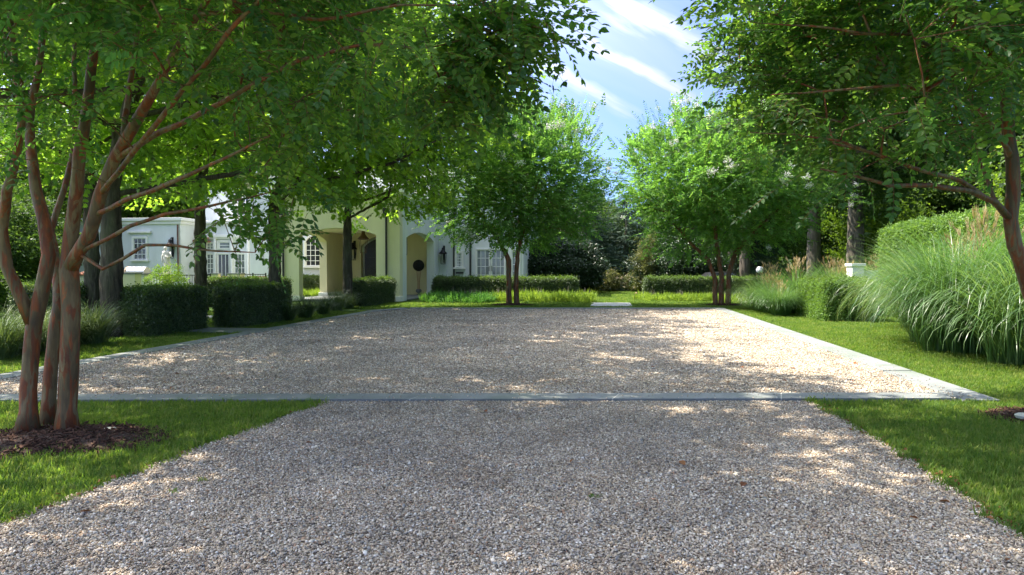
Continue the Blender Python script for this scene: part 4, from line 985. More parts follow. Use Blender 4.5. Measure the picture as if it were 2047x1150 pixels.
FOUN = clump_kinds('foun', [dict(n=700, L=1.15, r0=.22, w=.006, tilt=(.1, .8), bend=(1.3, 2.6)), dict(n=650, L=1.05, r0=.2, w=.006, tilt=(.1, .9), bend=(1.2, 2.5))], M['fountain'])
def place_clump(name, me, loc, rz, s, label, group, pl=None, sz=None):
    t = thing(name, label, 'ornamental grass', loc, rz, group); t.scale = (s, s, sz or s); b = bpy.data.objects.new('blades', me); C.objects.link(b); b.parent = t; b['kind'] = 'stuff'
    if pl is not None: q = bpy.data.objects.new('plumes', pl); C.objects.link(q); q.parent = t; q['kind'] = 'stuff'
    return t
g2 = 'tall miscanthus clumps in front of the big right hedge'
ms = [(9.4, 10.0, 1.05, 'nearest tall grass clump, cut off by the right edge'), (8.8, 11.7, 1.05, 'tall arching grass clump in front of the leaning red trunk'),
      (8.75, 13.4, 1.05, 'tall arching grass clump, third from the right edge along the lawn'), (9.45, 15.1, 1.0, 'tall arching grass clump below the middle of the tall hedge'),
      (10.95, 16.6, .9, 'tall grass clump below the left end of the tall hedge'), (11.3, 18.6, .85, 'tall grass clump at the left end of the long grass bank, by the hedge block'),
      (10.5, 12.6, 1.16, 'upright tall grass clump in the back row beside the red trunk'), (10.1, 14.6, 1.1, 'tall grass clump in the back row under the tall hedge'), (11.2, 16.9, 1.0, 'tall grass clump in the back row near the white pier')]
for i, (x, y, s, lab) in enumerate(ms): place_clump('tall_grass', MISC[i % 3], (x, y, 0), random.uniform(0, 6), s, lab, g2, PLU[i % 2] if i >= 6 else None, s*(1.0 if i < 6 else 1.02))
g3 = 'miscanthus clumps left of the right hedge block'
mm = [(9.6, 25.2, .62, 'front left clump of the far plumed grass group'), (9.35, 23.8, .52, 'lowest arching clump of the far plumed group, beside the hedge block'), (9.8, 26.7, .62, 'leftmost clump of the far plumed grass group, leaning over the lawn'),
      (10.6, 25.4, .86, 'plumed clump in the middle of the far grass group'), (12.2, 26.0, .88, 'plumed clump at the back of the far group under the big tree'), (13.3, 25.0, .88, 'rightmost tan plumed clump of the far group, left of the white pier'), (10.2, 27.0, .8, 'plumed clump at the back left of the far group'), (11.9, 24.6, .8, 'plumed clump behind the hedge block')]
for i, (x, y, s, lab) in enumerate(mm): place_clump('plumed_grass', MISC[(i+1) % 3], (x, y, 0), random.uniform(0, 6), s, lab, g3, PLU[i % 2], s*.93)
g4 = 'dark fountain grasses on the left border'
for i, (u, v, s, lab) in enumerate([(190, 690, 1.15, 'dark fountain grass in front of the thick trunk at left'), (150, 694, 1.0, 'dark fountain grass right behind the red trunks'), (95, 705, 1.1, 'dark fountain grass seen between the red trunks'), (45, 712, 1.1, 'dark fountain grass left of the red trunks'), (0, 722, 1.1, 'dark fountain grass cut by the left edge'),
        (585, 642, .9, 'fountain grass right of the second box hedge'), (620, 636, .95, 'fountain grass second in the row before the front arch'), (655, 629, .95, 'fountain grass third in the row before the front arch'), (682, 622, 1.0, 'fountain grass fourth in the row, left of the slim trunk'), (705, 617, .9, 'fountain grass last in the row, by the porch hedge')]):
    p = G(u, v); d = 1 if u > 500 else 1; place_clump('fountain_grass', FOUN[i % 2], (p.x-.25, p.y+.3, 0), random.uniform(0, 6), s, lab, g4)
# feathery low ground cover and lavender
def cover_clump(n, h, rad, w, lean=.6):
    mb = MB()
    for i in range(n):
        a = random.uniform(0, 6.28); q = rad*math.sqrt(random.random()); b = random.gauss(a, .8); L = h*random.uniform(.5, 1.1)
        leaf(mb, (q*math.cos(a), q*math.sin(a), h*.1), (math.cos(b)*lean, math.sin(b)*lean, 1), (math.cos(b), math.sin(b), 0), L, w, 0, False)
        for k in range(3): leaf(mb, (q*math.cos(a)+math.cos(b)*lean*L*.2*k, q*math.sin(a)+math.sin(b)*lean*L*.2*k, h*.1+L*.28*k), (random.gauss(0, 1), random.gauss(0, 1), .6), (0, 0, 1), .09, .03, 0, False)
    return mb
CC = [cover_clump(40, .42, .32, .03), cover_clump(34, .36, .3, .03), cover_clump(30, .48, .28, .026)]
LV = [cover_clump(10, .65, .16, .012, .3), cover_clump(8, .75, .14, .014, .35)]
def cover(name, x0, x1, y0, y1, dens, mat, protos=CC, s=(.7, 1.2), label=None):
    n = int((x1-x0)*(y1-y0)*dens); x = RNG.uniform(x0, x1, n); y = RNG.uniform(y0, y1, n)+x*0
    scatter(name, protos, np.stack([x, y-(x-1)*.14*1.0, np.zeros(n)], 1), zrot(n, .15), RNG.uniform(*s, n), [M[mat]])
cover('green_ground_cover', -4.2, -.9, 32.0, 36.2, 9, 'green_cover'); cover('lime_ground_cover', -1.0, 3.95, 33.4, 36.2, 9, 'lime', s=(.75, 1.3))
cover('right_ground_cover', 6.7, 14.5, 35.2, 37.6, 9, 'lime', s=(.6, 1.05)); cover('lavender_spikes', -3.8, 4.1, 36.0, 37.2, 3, 'lavender', LV, (.65, 1.05)); cover('right_lavender_spikes', 6.9, 14, 37.2, 38.0, 2, 'lavender', LV, (.6, .95))
c = hp(-8.3, 6.2); cover('arch_ground_cover', c.x-1.4, c.x+1.8, c.y-2.2, c.y-.8, 10, 'lime', s=(.8, 1.2))

# ------------------------------------------------------------------ shrubs
def shrub(name, label, base, rx, ry, h, mat, n, protos, s, cat='shrub', group=None, extra=None, bottom=.08):
    t = thing(name, label, cat, base, group=group)
    q = ell(n, (0, 0, h*.5), (rx, ry, h*.5), .3); q[:, 2] = np.maximum(q[:, 2], bottom)
    st = MB()
    for k in range(7):
        e = q[RNG.integers(0, n)]; st.tube([(random.gauss(0, .06), random.gauss(0, .06), -.02), (e[0]*.4, e[1]*.4, h*.35), (e[0]*.85, e[1]*.85, max(.2, e[2]))], [.03, .018, .008], 5)
    st.build('stems', M['maple_bark'], t, smooth=True)
    d = q-np.array([0, 0, h*.4]); rot = frames(unit(d)+RNG.normal(0, .5, (n, 3)), rnd(n)+np.array([0, 0, .8]))
    scatter('foliage', protos, q, rot, RNG.uniform(*s, n), [M[mat], M['maple_bark']], t)
    if extra:
        k = extra[1]; idx = RNG.choice(np.argsort(-np.linalg.norm(d/np.array([rx, ry, h*.5]), axis=1))[:n//2], k); scatter('blossom', [clump(26, .1, .06, .05)], q[idx]*1.04, zrot(k, .4), RNG.uniform(.8, 1.3, k), [M[extra[0]]], t)
    return t
SH = [clump(24, .2, .09, .055), clump(20, .22, .1, .06), clump(26, .18, .08, .05)]
shrub('holly_bush', 'big dark evergreen bush right of the French doors', (2.1, 45.5, 0), 2.6, 2.0, 3.4, 'holly', 2600, SH, (1.0, 1.7))
shrub('holly_bush', 'dark evergreen bush behind the left hedge, nearest the path opening', (4.4, 46.5, 0), 2.0, 2, 3.2, 'holly', 2000, SH, (1.0, 1.7))
shrub('holly_bush', 'big dark evergreen bush behind the far right tree', (11.3, 45.5, 0), 3.1, 2.2, 3.4, 'holly', 2800, SH, (1.0, 1.7))
shrub('variegated_bush', 'pale leaved upright bush right of the path opening', (9.0, 45.0, 0), .85, .9, 3.7, 'hydrangea', 700, SH, (.8, 1.3))
g5 = 'faded hydrangeas behind the path opening'
shrub('hydrangea', 'faded pinkish hydrangea left in the path opening', (7.0, 49.8, 0), 1.1, .9, 1.45, 'hydrangea', 420, SH, (.7, 1.2), group=g5, extra=('hydrangea_head', 40))
shrub('hydrangea', 'faded pinkish hydrangea right in the path opening, against the hedge end', (9.3, 49.2, 0), 1.2, .9, 1.55, 'hydrangea', 450, SH, (.7, 1.2), group=g5, extra=('hydrangea_head', 46))
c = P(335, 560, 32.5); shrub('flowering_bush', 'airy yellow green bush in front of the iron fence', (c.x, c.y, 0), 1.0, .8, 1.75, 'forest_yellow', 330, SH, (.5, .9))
for i, (x, y, rx, h, lab) in enumerate([(-21.5, 28, 2.6, 4.2, 'tall dark shrub mass at the far left edge'), (-24.8, 33, 3.2, 5.2, 'tall shrub behind the far left lawn'), (-22.4, 31, 1.4, 3.6, 'narrow dark shrub left of the white wing'), (-19.5, 23, 2.0, 1.9, 'low round shrub at the far left behind the lawn'), (-28, 30, 3, 6, 'dark shrub beyond the left edge')]):
    shrub('evergreen_shrub', lab, (x, y, 0), rx, rx*.9, h, 'forest' if i != 2 else 'holly', int(700*rx), SH, (1.2, 2.0))

# ------------------------------------------------------------------ trees
def seg(pts, k=.79): return [(*P(u, v, Y), r*(k if r > .05 else k*.85)) for (u, v, Y, r) in pts]
# nearest left crape myrtle ----------------------------------------
A1 = seg([(54, 873, 6.55, .155), (57, 820, 6.55, .098), (60, 740, 6.6, .09), (68, 650, 6.6, .09), (82, 590, 6.6, .085), (98, 510, 6.6, .08), (88, 440, 6.65, .075), (72, 380, 6.7, .068), (62, 300, 6.8, .06), (58, 240, 6.9, .055), (74, 160, 7.0, .05), (88, 60, 7.2, .045), (102, -60, 7.4, .035), (120, -260, 7.6, .02)])
A2 = dict(on=0, pts=seg([(68, 640, 6.6, .075), (40, 590, 6.55, .07), (14, 535, 6.5, .065), (4, 460, 6.5, .06), (14, 380, 6.4, .055), (34, 310, 6.3, .05), (44, 240, 6.2, .045), (30, 120, 6.0, .035), (10, -40, 5.8, .03), (-40, -300, 5.5, .015)]))
A3 = dict(on=0, pts=seg([(58, 240, 6.9, .04), (30, 160, 6.8, .035), (5, 60, 6.7, .03), (-30, -60, 6.6, .02)]))
B1 = seg([(97, 863, 7.0, .13), (98, 800, 7.0, .085), (106, 700, 7.05, .08), (118, 610, 7.1, .075), (112, 540, 7.2, .06), (102, 460, 7.4, .05), (128, 380, 7.6, .045), (150, 280, 7.8, .04), (150, 160, 8.0, .035), (140, 20, 8.3, .03), (130, -200, 8.6, .015)])
C1 = seg([(133, 877, 6.6, .165), (134, 820, 6.6, .11), (139, 720, 6.6, .108), (142, 620, 6.6, .105), (138, 540, 6.6, .11), (142, 470, 6.6, .085), (152, 390, 6.55, .075), (158, 310, 6.5, .07), (172, 230, 6.45, .06), (182, 140, 6.4, .055), (196, 40, 6.3, .045), (215, -100, 6.2, .035), (240, -300, 6.1, .02)])
C2 = dict(on=2, pts=seg([(142, 560, 6.6, .085), (178, 470, 6.5, .08), (200, 390, 6.45, .075), (228, 320, 6.4, .07), (280, 230, 6.25, .06), (330, 140, 6.1, .05), (352, 100, 6.0, .045), (395, 30, 5.9, .04), (450, -60, 5.7, .03), (560, -220, 5.4, .018)]))
C3 = dict(on=2, pts=seg([(222, 330, 6.4, .05), (248, 270, 6.5, .048), (256, 200, 6.7, .042), (268, 120, 6.8, .038), (285, 0, 6.9, .03), (300, -160, 7.0, .018)]))
C4 = dict(on=2, pts=seg([(232, 315, 6.4, .045), (300, 275, 6.2, .042), (380, 238, 5.9, .036), (470, 190, 5.6, .03), (600, 120, 5.3, .024), (720, 90, 5.1, .018), (860, 95, 4.95, .012), (1000, 60, 4.9, .007), (1110, 50, 4.85, .004)]))
C5 = dict(on=2, pts=seg([(190, 440, 6.5, .036), (250, 400, 6.2, .034), (330, 370, 5.9, .03), (420, 330, 5.7, .022), (540, 270, 5.6, .015)]))
C6 = dict(on=2, pts=seg([(160, 520, 6.55, .034), (215, 478, 6.4, .03), (260, 452, 6.3, .028), (330, 428, 6.2, .024), (420, 412, 6.1, .018), (540, 385, 6.0, .01)]))
C7 = dict(on=2, pts=seg([(160, 535, 6.55, .03), (205, 538, 6.45, .026), (245, 518, 6.4, .024), (290, 490, 6.3, .022), (345, 490, 6.2, .018), (430, 502, 6.1, .014), (510, 505, 6.0, .007)]))
C8 = dict(on=2, pts=seg([(200, 390, 6.45, .035), (270, 300, 6.0, .034), (350, 200, 5.5, .03), (460, 60, 5.0, .025), (600, -80, 4.6, .018), (720, -160, 4.3, .012)]))
C9 = dict(on=2, pts=seg([(395, 30, 5.9, .03), (500, 20, 5.5, .027), (640, 40, 5.2, .02), (800, 10, 5.0, .014), (960, 10, 4.8, .008), (1080, 15, 4.8, .004)]))
maskL = [(-3000, 430), (0, 380), (60, 320), (120, 290), (200, 240), (260, 230), (330, 260), (440, 290), (520, 330), (590, 345), (620, 320), (650, 290), (690, 250), (760, 250), (860, 190), (890, 240), (930, 220), (960, 160), (990, 110), (1080, 90), (1090, 50), (1000, 0), (930, -40), (930, -200), (1200, -3000), (-3000, -3000)]
def clumpy(p, f=1.0):     # branches carry their leaves in masses with gaps between
    x, y, z = p[:, 0]*f, p[:, 1]*f, p[:, 2]*f
    return np.sin(2.3*x+1.7*np.sin(1.9*y))+np.sin(2.7*y+1.3*np.sin(2.1*z))+np.sin(3.3*z+1.5*np.sin(1.7*x))
def crown_pts(n, parts, mask):
    out = []
    while sum(len(o) for o in out) < n:
        for (c, r, w) in parts:
            p = ell(int(n*w*.5)+8, c, r, .45); u, v = proj(p); out.append(p[in_poly(u, v, mask) & (p[:, 2] > 1.7) & (clumpy(p) > -.35)])
    p = np.vstack(out); RNG.shuffle(p); return p[:n]
cl = crown_pts(900, [((-3.4, 6.6, 4.9), (4.4, 3.0, 2.3), .75), ((-1.9, 5.6, 4.0), (3.0, 1.7, 1.3), .3), ((-2.6, 6.0, 2.5), (1.3, .7, .5), .02)], maskL)
# sprays that hang before the house and the tip over the court
ex = [tuple(P(random.uniform(410, 600), random.uniform(390, 480), random.uniform(5.8, 6.6))) for _ in range(11)] + [tuple(P(random.uniform(900, 1080), random.uniform(-20, 90)+0, random.uniform(4.7, 5.2))) for _ in range(34)] + [tuple(P(random.uniform(860, 960), random.uniform(110, 210), random.uniform(4.8, 5.4))) for _ in range(34)]
cl = np.vstack([cl, np.array(ex)])
cl = np.vstack([cl, ell(700, (-2.4, 5.4, 6.7), (5.2, 3.9, 1.4), .45)])  # extra canopy above the view, added to shade the drive
b = G(100, 872)
tl = make_tree('crape_myrtle', 'large multi stemmed crape myrtle with peeling red and tan trunks, nearest at left', 'tree', tuple(b), [A1, B1, C1, A2, A3, C2, C3, C4, C5, C6, C7, C8, C9], cl, SPR_NEAR, M['crape'], M['crape_bark'], per=5, spread=.15, scale=(.8, 1.2), droop=.15)
# right crape myrtle
T1 = seg([(2130, 838, 7.3, .13), (2120, 760, 7.3, .11), (2088, 660, 7.3, .1), (2052, 560, 7.3, .095), (2028, 490, 7.3, .09), (2020, 440, 7.3, .085), (2026, 380, 7.3, .085), (2024, 320, 7.3, .08), (2014, 230, 7.3, .075), (2008, 150, 7.3, .07), (2020, 80, 7.4, .055), (2012, -20, 7.5, .045), (2010, -160, 7.6, .03), (2030, -400, 7.8, .015)])
T2 = dict(on=0, pts=seg([(2008, 150, 7.3, .055), (1975, 80, 7.2, .05), (1945, 20, 7.1, .045), (1915, -60, 7.0, .035), (1880, -220, 6.8, .018)]))
T3 = dict(on=0, pts=seg([(2012, 180, 7.3, .055), (2040, 90, 7.4, .05), (2048, 0, 7.5, .045), (2070, -150, 7.7, .025)]))
T4 = dict(on=0, pts=seg([(2026, 440, 7.3, .06), (1990, 405, 7.15, .05), (1940, 382, 6.9, .042), (1860, 370, 6.6, .034), (1780, 372, 6.4, .026), (1700, 350, 6.2, .018), (1640, 338, 6.1, .01)]))
T5 = dict(on=0, pts=seg([(2000, 420, 7.2, .04), (1920, 362, 6.8, .036), (1840, 340, 6.5, .03), (1760, 312, 6.3, .024), (1680, 282, 6.1, .018), (1580, 268, 6.0, .012), (1500, 265, 5.9, .006)]))
T6 = dict(on=0, pts=seg([(2010, 160, 7.3, .045), (1970, 125, 7.1, .04), (1925, 100, 6.9, .036), (1870, 100, 6.7, .03), (1820, 68, 6.5, .026), (1740, 68, 6.3, .02), (1620, 52, 6.1, .013), (1500, 45, 6.0, .006)]))
T7 = dict(on=0, pts=seg([(2012, 300, 7.3, .045), (1960, 220, 7.0, .04), (1900, 190, 6.7, .03), (1800, 170, 6.3, .022), (1680, 180, 6.0, .015), (1540, 190, 5.7, .006)]))
T8 = dict(on=0, pts=seg([(1970, 120, 7.2, .035), (1930, 50, 7.3, .032), (1890, 10, 7.4, .028), (1800, -10, 7.5, .02), (1700, -60, 7.6, .012)]))
T9 = dict(on=0, pts=seg([(1985, 400, 7.2, .03), (1960, 330, 7.5, .028), (1945, 250, 7.8, .022), (1930, 150, 8.2, .015)]))
maskR = [(1430, -10), (1460, 60), (1435, 100), (1430, 180), (1450, 235), (1490, 290), (1500, 320), (1530, 350), (1600, 350), (1660, 310), (1760, 310), (1840, 350), (1900, 340), (1960, 380), (2010, 430), (2100, 450), (3500, 430), (3500, -3000), (1380, -3000), (1380, -200)]
cl = crown_pts(900, [((4.5, 7.2, 4.6), (3.6, 2.7, 2.1), .7), ((3.0, 6.4, 3.7), (2.1, 1.3, 1.2), .35)], maskR)
cl = np.vstack([cl, ell(280, (3.0, 5.8, 6.3), (4.2, 3.4, 1.3), .45)])  # unseen upper leaf clusters, added to cast shade on the right foreground
b = G(2130, 838)
tr_ = make_tree('crape_myrtle', 'crape myrtle with a leaning dark red trunk at the right edge of the photo', 'tree', tuple(b), [T1, T2, T3, T4, T5, T6, T7, T8, T9], cl, SPR_NEAR, M['crape'], M['crape_bark'], per=5, spread=.15, scale=(.8, 1.25), droop=.15)
# long outer sprays with paired leaves that reach over the court
LONG = [sprig(.85, 14, .082, .046, curve=.14), sprig(.7, 12, .08, .045, curve=.25), sprig(.6, 10, .085, .048, curve=.1)]
def outer(t, spots, dirs):
    b_ = np.array(t.location); q = np.array([tuple(P(*s)) for s in spots])-b_; D = np.array(dirs, float)+RNG.normal(0, .12, (len(spots), 3))
    scatter('outer_sprays', LONG, q, frames(D, np.array([[0, -.5, 1.]])+RNG.normal(0, .3, (len(spots), 3))), RNG.uniform(.75, 1.05, len(spots)), [M['crape'], M['crape_bark']], t)
outer(tl, [(930, 60, 4.9), (960, 30, 4.9), (900, 95, 5.0), (985, 15, 4.85), (930, 130, 5.0), (880, 150, 5.1), (990, 60, 4.9), (850, 190, 5.2), (940, 0, 4.8)], [(1, 0, .05), (1, .1, -.05), (1, -.1, -.1), (1, 0, .12), (1, .1, -.2), (1, .1, -.35), (1, -.1, -.12), (1, 0, -.5), (1, .2, .1)])
outer(tr_, [(1560, 60, 5.6), (1540, 150, 5.6), (1520, 230, 5.5), (1560, 300, 5.6), (1600, 350, 5.7), (1540, 10, 5.7), (1700, 350, 6.0)], [(-1, 0, 0), (-1, .1, -.1), (-1, 0, -.3), (-1, 0, -.4), (-.9, 0, -.5), (-1, 0, .1), (-.8, 0, -.6)])
# far crape myrtles
def far_crape(label, bx, by, stems_px, c, r, n, fl, grp, seedp):
    st = []
    for s in stems_px: st.append([(bx+x, by+y, z, rr) for x, y, z, rr in s])
    cl = ell(n, c, r, .45); low = cl[:, 2] < 2.3+.25*np.abs(cl[:, 0]-c[0])*0; cl = cl[~low]
    cl = np.vstack([cl]+[np.array([[c[0]+random.uniform(-.75, .75)*r[0], c[1]+random.uniform(-.5, .5)*r[1], c[2]+r[2]*random.uniform(.82, 1.12)]]) for _ in range(26)])
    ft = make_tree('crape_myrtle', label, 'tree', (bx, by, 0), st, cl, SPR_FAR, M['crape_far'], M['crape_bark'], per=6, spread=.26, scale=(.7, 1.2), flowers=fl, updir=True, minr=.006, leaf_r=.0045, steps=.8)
    q = []; dd = []
    for k in range(70):
        u, v = random.uniform(-.85, .85), random.uniform(-.8, .8)
        if u*u+v*v > .9: continue
        q.append((c[0]+u*r[0]-bx, c[1]+v*r[1]-by, c[2]+r[2]*math.sqrt(1-u*u-v*v)*random.uniform(.85, 1.02))); dd.append((u*.55+random.gauss(0, .1), v*.4, 1))
    scatter('leader_shoots', [sprig(1.3, 17, .13, .05, hi=False, curve=-.03), sprig(1.0, 14, .13, .05, hi=False, curve=.08)], np.array(q), frames(np.array(dd), rnd(len(q))+np.array([0, -1., 0])), RNG.uniform(.6, 1.15, len(q)), [M['crape_far'], M['crape_bark']], ft)
    return ft
far_crape('far white flowering crape myrtle with two stems, left of the path', G(1024, 606).x, 30.6,
    [[(-.14, 0, -.02, .14), (-.15, 0, 1.0, .11), (-.16, 0, 2.0, .12), (-.6, .1, 2.9, .07), (-1.3, .2, 3.8, .05), (-1.8, .2, 5, .03)], [(.2, .1, -.02, .13), (.18, .1, 1.2, .1), (.25, .1, 2.4, .1), (.5, 0, 3.4, .08), (.9, .1, 4.8, .06), (1.4, .1, 6.2, .04)]],
    (.35, 30.6, 5.5), (4.0, 3.2, 3.0), 1050, 85, None, 1)
far_crape('far white flowering crape myrtle with three stems, right of the path', G(1415, 606).x, 30.4,
    [[(-.3, 0, -.02, .12), (-.32, 0, 1.2, .1), (-.6, 0, 2.0, .09), (-1.6, .1, 3.0, .06), (-2.6, .1, 4.2, .04)], [(0, .1, -.02, .13), (0, .1, 1.4, .1), (-.2, .1, 2.6, .09), (-.4, 0, 4.2, .07), (-.6, 0, 6, .04)], [(.28, 0, -.02, .13), (.3, 0, 1.4, .1), (.6, .1, 2.3, .1), (1.3, .1, 3.2, .07), (2.4, 0, 4.2, .05), (3.4, 0, 5.2, .03)]],
    (9.3, 30.6, 5.5), (4.8, 3.4, 3.0), 1250, 95, None, 2)
# maples along the left border
def broad_tree(name, label, bx, by, trunk_r, fork, c, r, n, protos, lm, bark, per, spread, sc, grp=None, minr=.008, zmin=2.8, lean=(0, 0), mask=None, seed=0, h0=0):
    top = c[2]+r[2]*.55
    st = [[(bx, by, -.05, trunk_r*1.45), (bx, by, .3, trunk_r*1.12), (bx+lean[0]*.3, by, fork*.6, trunk_r), (bx+lean[0], by+lean[1], fork, trunk_r*.85), ((bx+c[0])/2, (by+c[1])/2, (fork+top)/2, trunk_r*.5), (c[0], c[1], top, trunk_r*.2)]]
    for k in range(7):
        a = k*2.4+seed; z0 = fork*.95+k*(top-fork)*.11; L = .62
        st.append(dict(on=0, pts=[(bx+lean[0], by+lean[1], z0, trunk_r*.36), (c[0]+r[0]*.3*math.cos(a), c[1]+r[1]*.3*math.sin(a), z0+.7, trunk_r*.27), (c[0]+r[0]*L*math.cos(a), c[1]+r[1]*L*math.sin(a), z0+1.6, trunk_r*.12)]))
    cl = ell(n, c, r, .45); cl = cl[cl[:, 2] > zmin+RNG.normal(0, .25, len(cl))]
    cl = cl[clumpy(cl, .62) > -1.2]
    if mask: u, v = proj(cl); cl = cl[in_poly(u, v, mask)]
    return make_tree(name, label, 'tree', (bx, by, 0), st, cl, protos, lm, bark, per=per, spread=spread, scale=sc, group=grp, minr=minr, leaf_r=.006, steps=.8)
g6 = 'maples along the left border of the court'
broad_tree('maple_tree', 'thick trunked maple at left between the fountain grass and the nearest box hedge', G(225, 672).x, 16.4, .24, 3.6, (-7.8, 16.6, 8.4), (5.6, 4.4, 5.0), 760, SPR_MAPLE, M['maple'], M['maple_bark'], 6, .3, (.9, 1.5), g6, zmin=3.3, seed=1)
broad_tree('maple_tree', 'maple with a slimmer trunk just left of the thick trunk', -12.3, 20.0, .2, 4.2, (-13, 20.5, 7.5), (4.5, 4.2, 4.0), 420, SPR_MAPLE, M['maple'], M['maple_bark'], 6, .34, (1.0, 1.7), g6, zmin=4.2, seed=2)
broad_tree('maple_tree', 'maple whose trunk stands before the tall French window', -12.4, 27.2, .22, 4.4, (-12.4, 27, 8.2), (4.8, 4.5, 4.4), 420, SPR_MAPLE, M['maple'], M['maple_bark'], 6, .36, (1.1, 1.8), g6, zmin=4.6, seed=3)
broad_tree('maple_tree', 'maple behind the second box hedge, left of the porch', P(549, 560, 23.6).x, 23.6, .2, 3.9, (-5.6, 22.6, 8.0), (5.4, 4.8, 4.6), 760, SPR_MAPLE, M['maple'], M['maple_bark'], 6, .32, (1.0, 1.6), g6, zmin=4.0, seed=4)
broad_tree('maple_tree', 'slim maple in front of the wide porch arch', P(695, 590, 28.6).x, 28.6, .19, 3.9, (-5.2, 27.6, 7.6), (5.0, 4.0, 4.2), 640, SPR_MAPLE, M['maple'], M['maple_bark'], 6, .34, (1.0, 1.7), g6, zmin=4.0, seed=5)
broad_tree('maple_tree', 'maple at the far left whose crown fills the upper left corner, trunk outside the picture', -9.4, 10.6, .22, 4.4, (-6.6, 11.2, 8.6), (5.8, 4.4, 4.2), 700, SPR_MAPLE, M['maple'], M['maple_bark'], 6, .3, (1.0, 1.6), g6, zmin=4.9, seed=8)
# big shade trees at right
broad_tree('oak_tree', 'big oak with a straight grey trunk behind the white pier', P(1710, 500, 34).x, 34, .38, 6.5, (18.5, 35, 12), (6.5, 6, 7.2), 600, SPR_FOREST, M['forest'], M['oak_bark'], 4, .5, (.8, 1.3), None, zmin=3.9, seed=6, minr=.02)
broad_tree('oak_tree', 'dark trunked oak behind the far plumed grasses', P(1627, 490, 39).x, 39, .36, 6.0, (18.5, 41, 9.5), (5.2, 5, 5.2), 420, SPR_FOREST, M['forest'], M['oak_bark'], 4, .5, (.8, 1.3), None, zmin=4.4, seed=7, minr=.02)
# background trees: four kinds built, then copied
def bg_kind(name, r, h, fork, mat, n, protos, sc, zmin, seed, bark='oak_bark', spread=.6, per=4):
    return broad_tree(name, 'x', 0.0, 500.0, .3, fork, (0, 500, (zmin+h)/2), (r, r, (h-zmin)/2), n, protos, M[mat], M[bark], per, spread, sc, None, zmin=zmin, seed=seed, minr=.03)
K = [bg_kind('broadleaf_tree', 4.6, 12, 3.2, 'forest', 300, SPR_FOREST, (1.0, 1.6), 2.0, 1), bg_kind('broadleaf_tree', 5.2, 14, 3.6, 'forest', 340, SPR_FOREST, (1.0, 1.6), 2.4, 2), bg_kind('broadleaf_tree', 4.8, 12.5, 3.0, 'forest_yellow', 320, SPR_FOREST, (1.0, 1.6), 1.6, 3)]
# conifer
def conifer(name, h, r):
    t = thing(name, 'x', 'tree', (0, 500, 0)); MB().tube([(0, 0, -.05), (0, 0, h*.5), (0, 0, h)], [.28, .16, .03], 8).build('trunk', M['oak_bark'], t, smooth=True)
    P_ = []; D_ = []
    for k in range(1500):
        z = h*(1-random.random()**.6)*.98+.3; rr = r*(1-z/h)**.8*(1+.15*math.sin(z*5)); a = random.uniform(0, 6.28); q = rr*random.uniform(.3, 1)**.5
        P_.append((q*math.cos(a), q*math.sin(a), z-q*.25)); D_.append((math.cos(a), math.sin(a), -.25+random.gauss(0, .2)))
    P_ = np.array(P_); D_ = np.array(D_)
    needle = MB()
    for i in range(26):
        y = i/26*.7; s = 1 if i % 2 else -1; leaf(needle, (0, y, 0), (s*.8, .6, -.25), (0, 0, 1), .2, .035, 0, False)
    scatter('crown', [needle, clump(26, .28, .16, .04)], P_, frames(D_, np.array([[0, 0, 1.]])+RNG.normal(0, .2, (len(D_), 3))), RNG.uniform(.8, 1.4, len(P_)), [M['conifer']], t); return t
CN = conifer('conifer_tree', 9.0, 3.2)
for o in (CN,): pass
lay = [  # kind, x, y, scale, label
 (0, -34, 44, 1.0, 'leafy tree at the far left edge beyond the lawn'), (2, -29, 52, 1.1, 'sunny yellow green tree behind the left wing'), (1, -40, 56, 1.1, 'large tree in the far left background'), (2, -20, 56, 1.05, 'sunny tree rising over the left wing'),
 (0, -12, 62, 1.05, 'tree rising behind the middle of the house'), (1, -3, 60, .8, 'tree behind the roof above the porch'), (2, -24, 66, 1.2, 'tall pale green tree far behind the left wing'), (1, -33, 66, 1.15, 'big tree far behind the left shrubs'),
 (0, 3, 58, .72, 'tree behind the far left crape myrtle'), (0, 8.5, 62, .62, 'low tree in the gap under the sky'), (1, 14, 60, .66, 'tree behind the far right crape myrtle'), (0, 20, 56, .85, 'leafy tree right behind the globe lamp'), (2, 24.5, 46, .62, 'low sunny tree between the two oak trunks'), (1, 27, 60, .95, 'big tree between the oaks far back'),
 (0, 31, 50, 1.0, 'leafy tree behind the big oak at right'), (2, 33, 40, .8, 'sunny tree behind the tall hedge'), (1, 40, 52, 1.1, 'large tree at the far right behind the hedge'), (0, 25, 28, 1.0, 'dark tree behind the tall hedge, left part'), (1, 22, 20, .95, 'dark tree right behind the tall hedge'), (1, 34, 30, 1.1, 'large tree beyond the right edge'),
 (0, -27, 24, .95, 'tree standing left of the far left lawn'), (2, -32, 42, .75, 'sunny low tree left of the left wing'), (0, -48, 44, 1.2, 'tall tree beyond the left edge')]
used = [0, 0, 0]
for (k, x, y, s, lab) in lay:
    rz = random.uniform(0, 6.28)
    if not used[k]: used[k] = 1; o = K[k]; o.location = (x, y, 0); o.rotation_euler = (0, 0, rz); o.scale = (s,)*3; o['label'] = lab
    else: o = copy_tree(K[k], (x, y, 0), rz, s, lab)
    o['group'] = 'background trees around the garden'
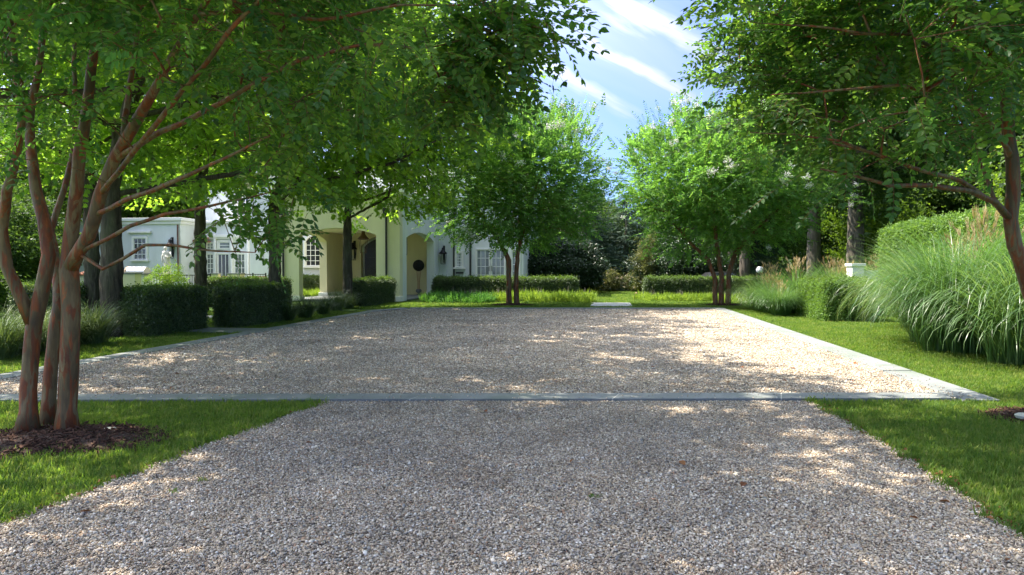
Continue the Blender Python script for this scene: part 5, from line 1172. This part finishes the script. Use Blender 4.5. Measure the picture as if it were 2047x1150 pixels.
cons = [(5.6, 53, .92, 'dark conifer at the left of the path opening'), (9.2, 55, .85, 'dark conifer in the middle of the path opening'), (13.2, 54, .9, 'dark conifer behind the right evergreen bush'), (1.4, 56, .95, 'conifer behind the left evergreen bush'), (17.6, 52, .9, 'conifer in shade right of the far right tree')]
for i, (x, y, s, lab) in enumerate(cons):
    if i == 0: o = CN; o.location = (x, y, 0); o.scale = (s*1.2, s*1.2, s); o['label'] = lab
    else: o = copy_tree(CN, (x, y, 0), random.uniform(0, 6), (s*1.2, s*1.2, s), lab)
    o['group'] = 'dark conifers at the back of the garden'
for i, (u, Y, r_) in enumerate(((1462, 50, .34), (1488, 46, .36), (1505, 52, .3))):
    p = P(u, 560, Y); t = thing('tree_trunk', ['dark bare trunk in the shade left of the globe lamp, leftmost of three', 'grey bare trunk next to the globe lamp', 'slim trunk right behind the grey trunk by the globe lamp'][i], 'tree', (p.x, Y, 0), group='trunks in the far shade')
    MB().tube([(0, 0, -.05), (0, 0, .5), (.05, 0, 4), (.1, .1, 8)], [r_*1.3, r_, r_*.9, r_*.7], 12).build('trunk', M['oak_bark'], t, smooth=True)
    q = ell(200, (0, 0, 7.5), (3.2, 3, 2.6), .5); scatter('crown', SPR_FOREST, q, zrot(200, .5), RNG.uniform(.8, 1.4, 200), [M['forest'], M['oak_bark']], t)
n = 5200; a = RNG.uniform(-1.15, 1.15, n); rr = RNG.uniform(84, 98, n); zz = RNG.uniform(0, 1, n)**.8*(8.5+2.2*np.sin(a*23)+1.4*np.sin(a*51+1))
q = np.stack([rr*np.sin(a), rr*np.cos(a), zz], 1)
scatter('far_wood', SPR_FOREST, q, zrot(n, .6), RNG.uniform(2.2, 3.8, n), [M['forest'], M['oak_bark']])
n = 1500; a = RNG.uniform(-.75, .75, n); rr = RNG.uniform(66, 72, n); q = np.stack([rr*np.sin(a), rr*np.cos(a), RNG.uniform(0, 3.2, n)], 1)
scatter('undergrowth', SPR_FOREST, q, zrot(n, .6), RNG.uniform(1.2, 2.4, n), [M['forest'], M['oak_bark']])
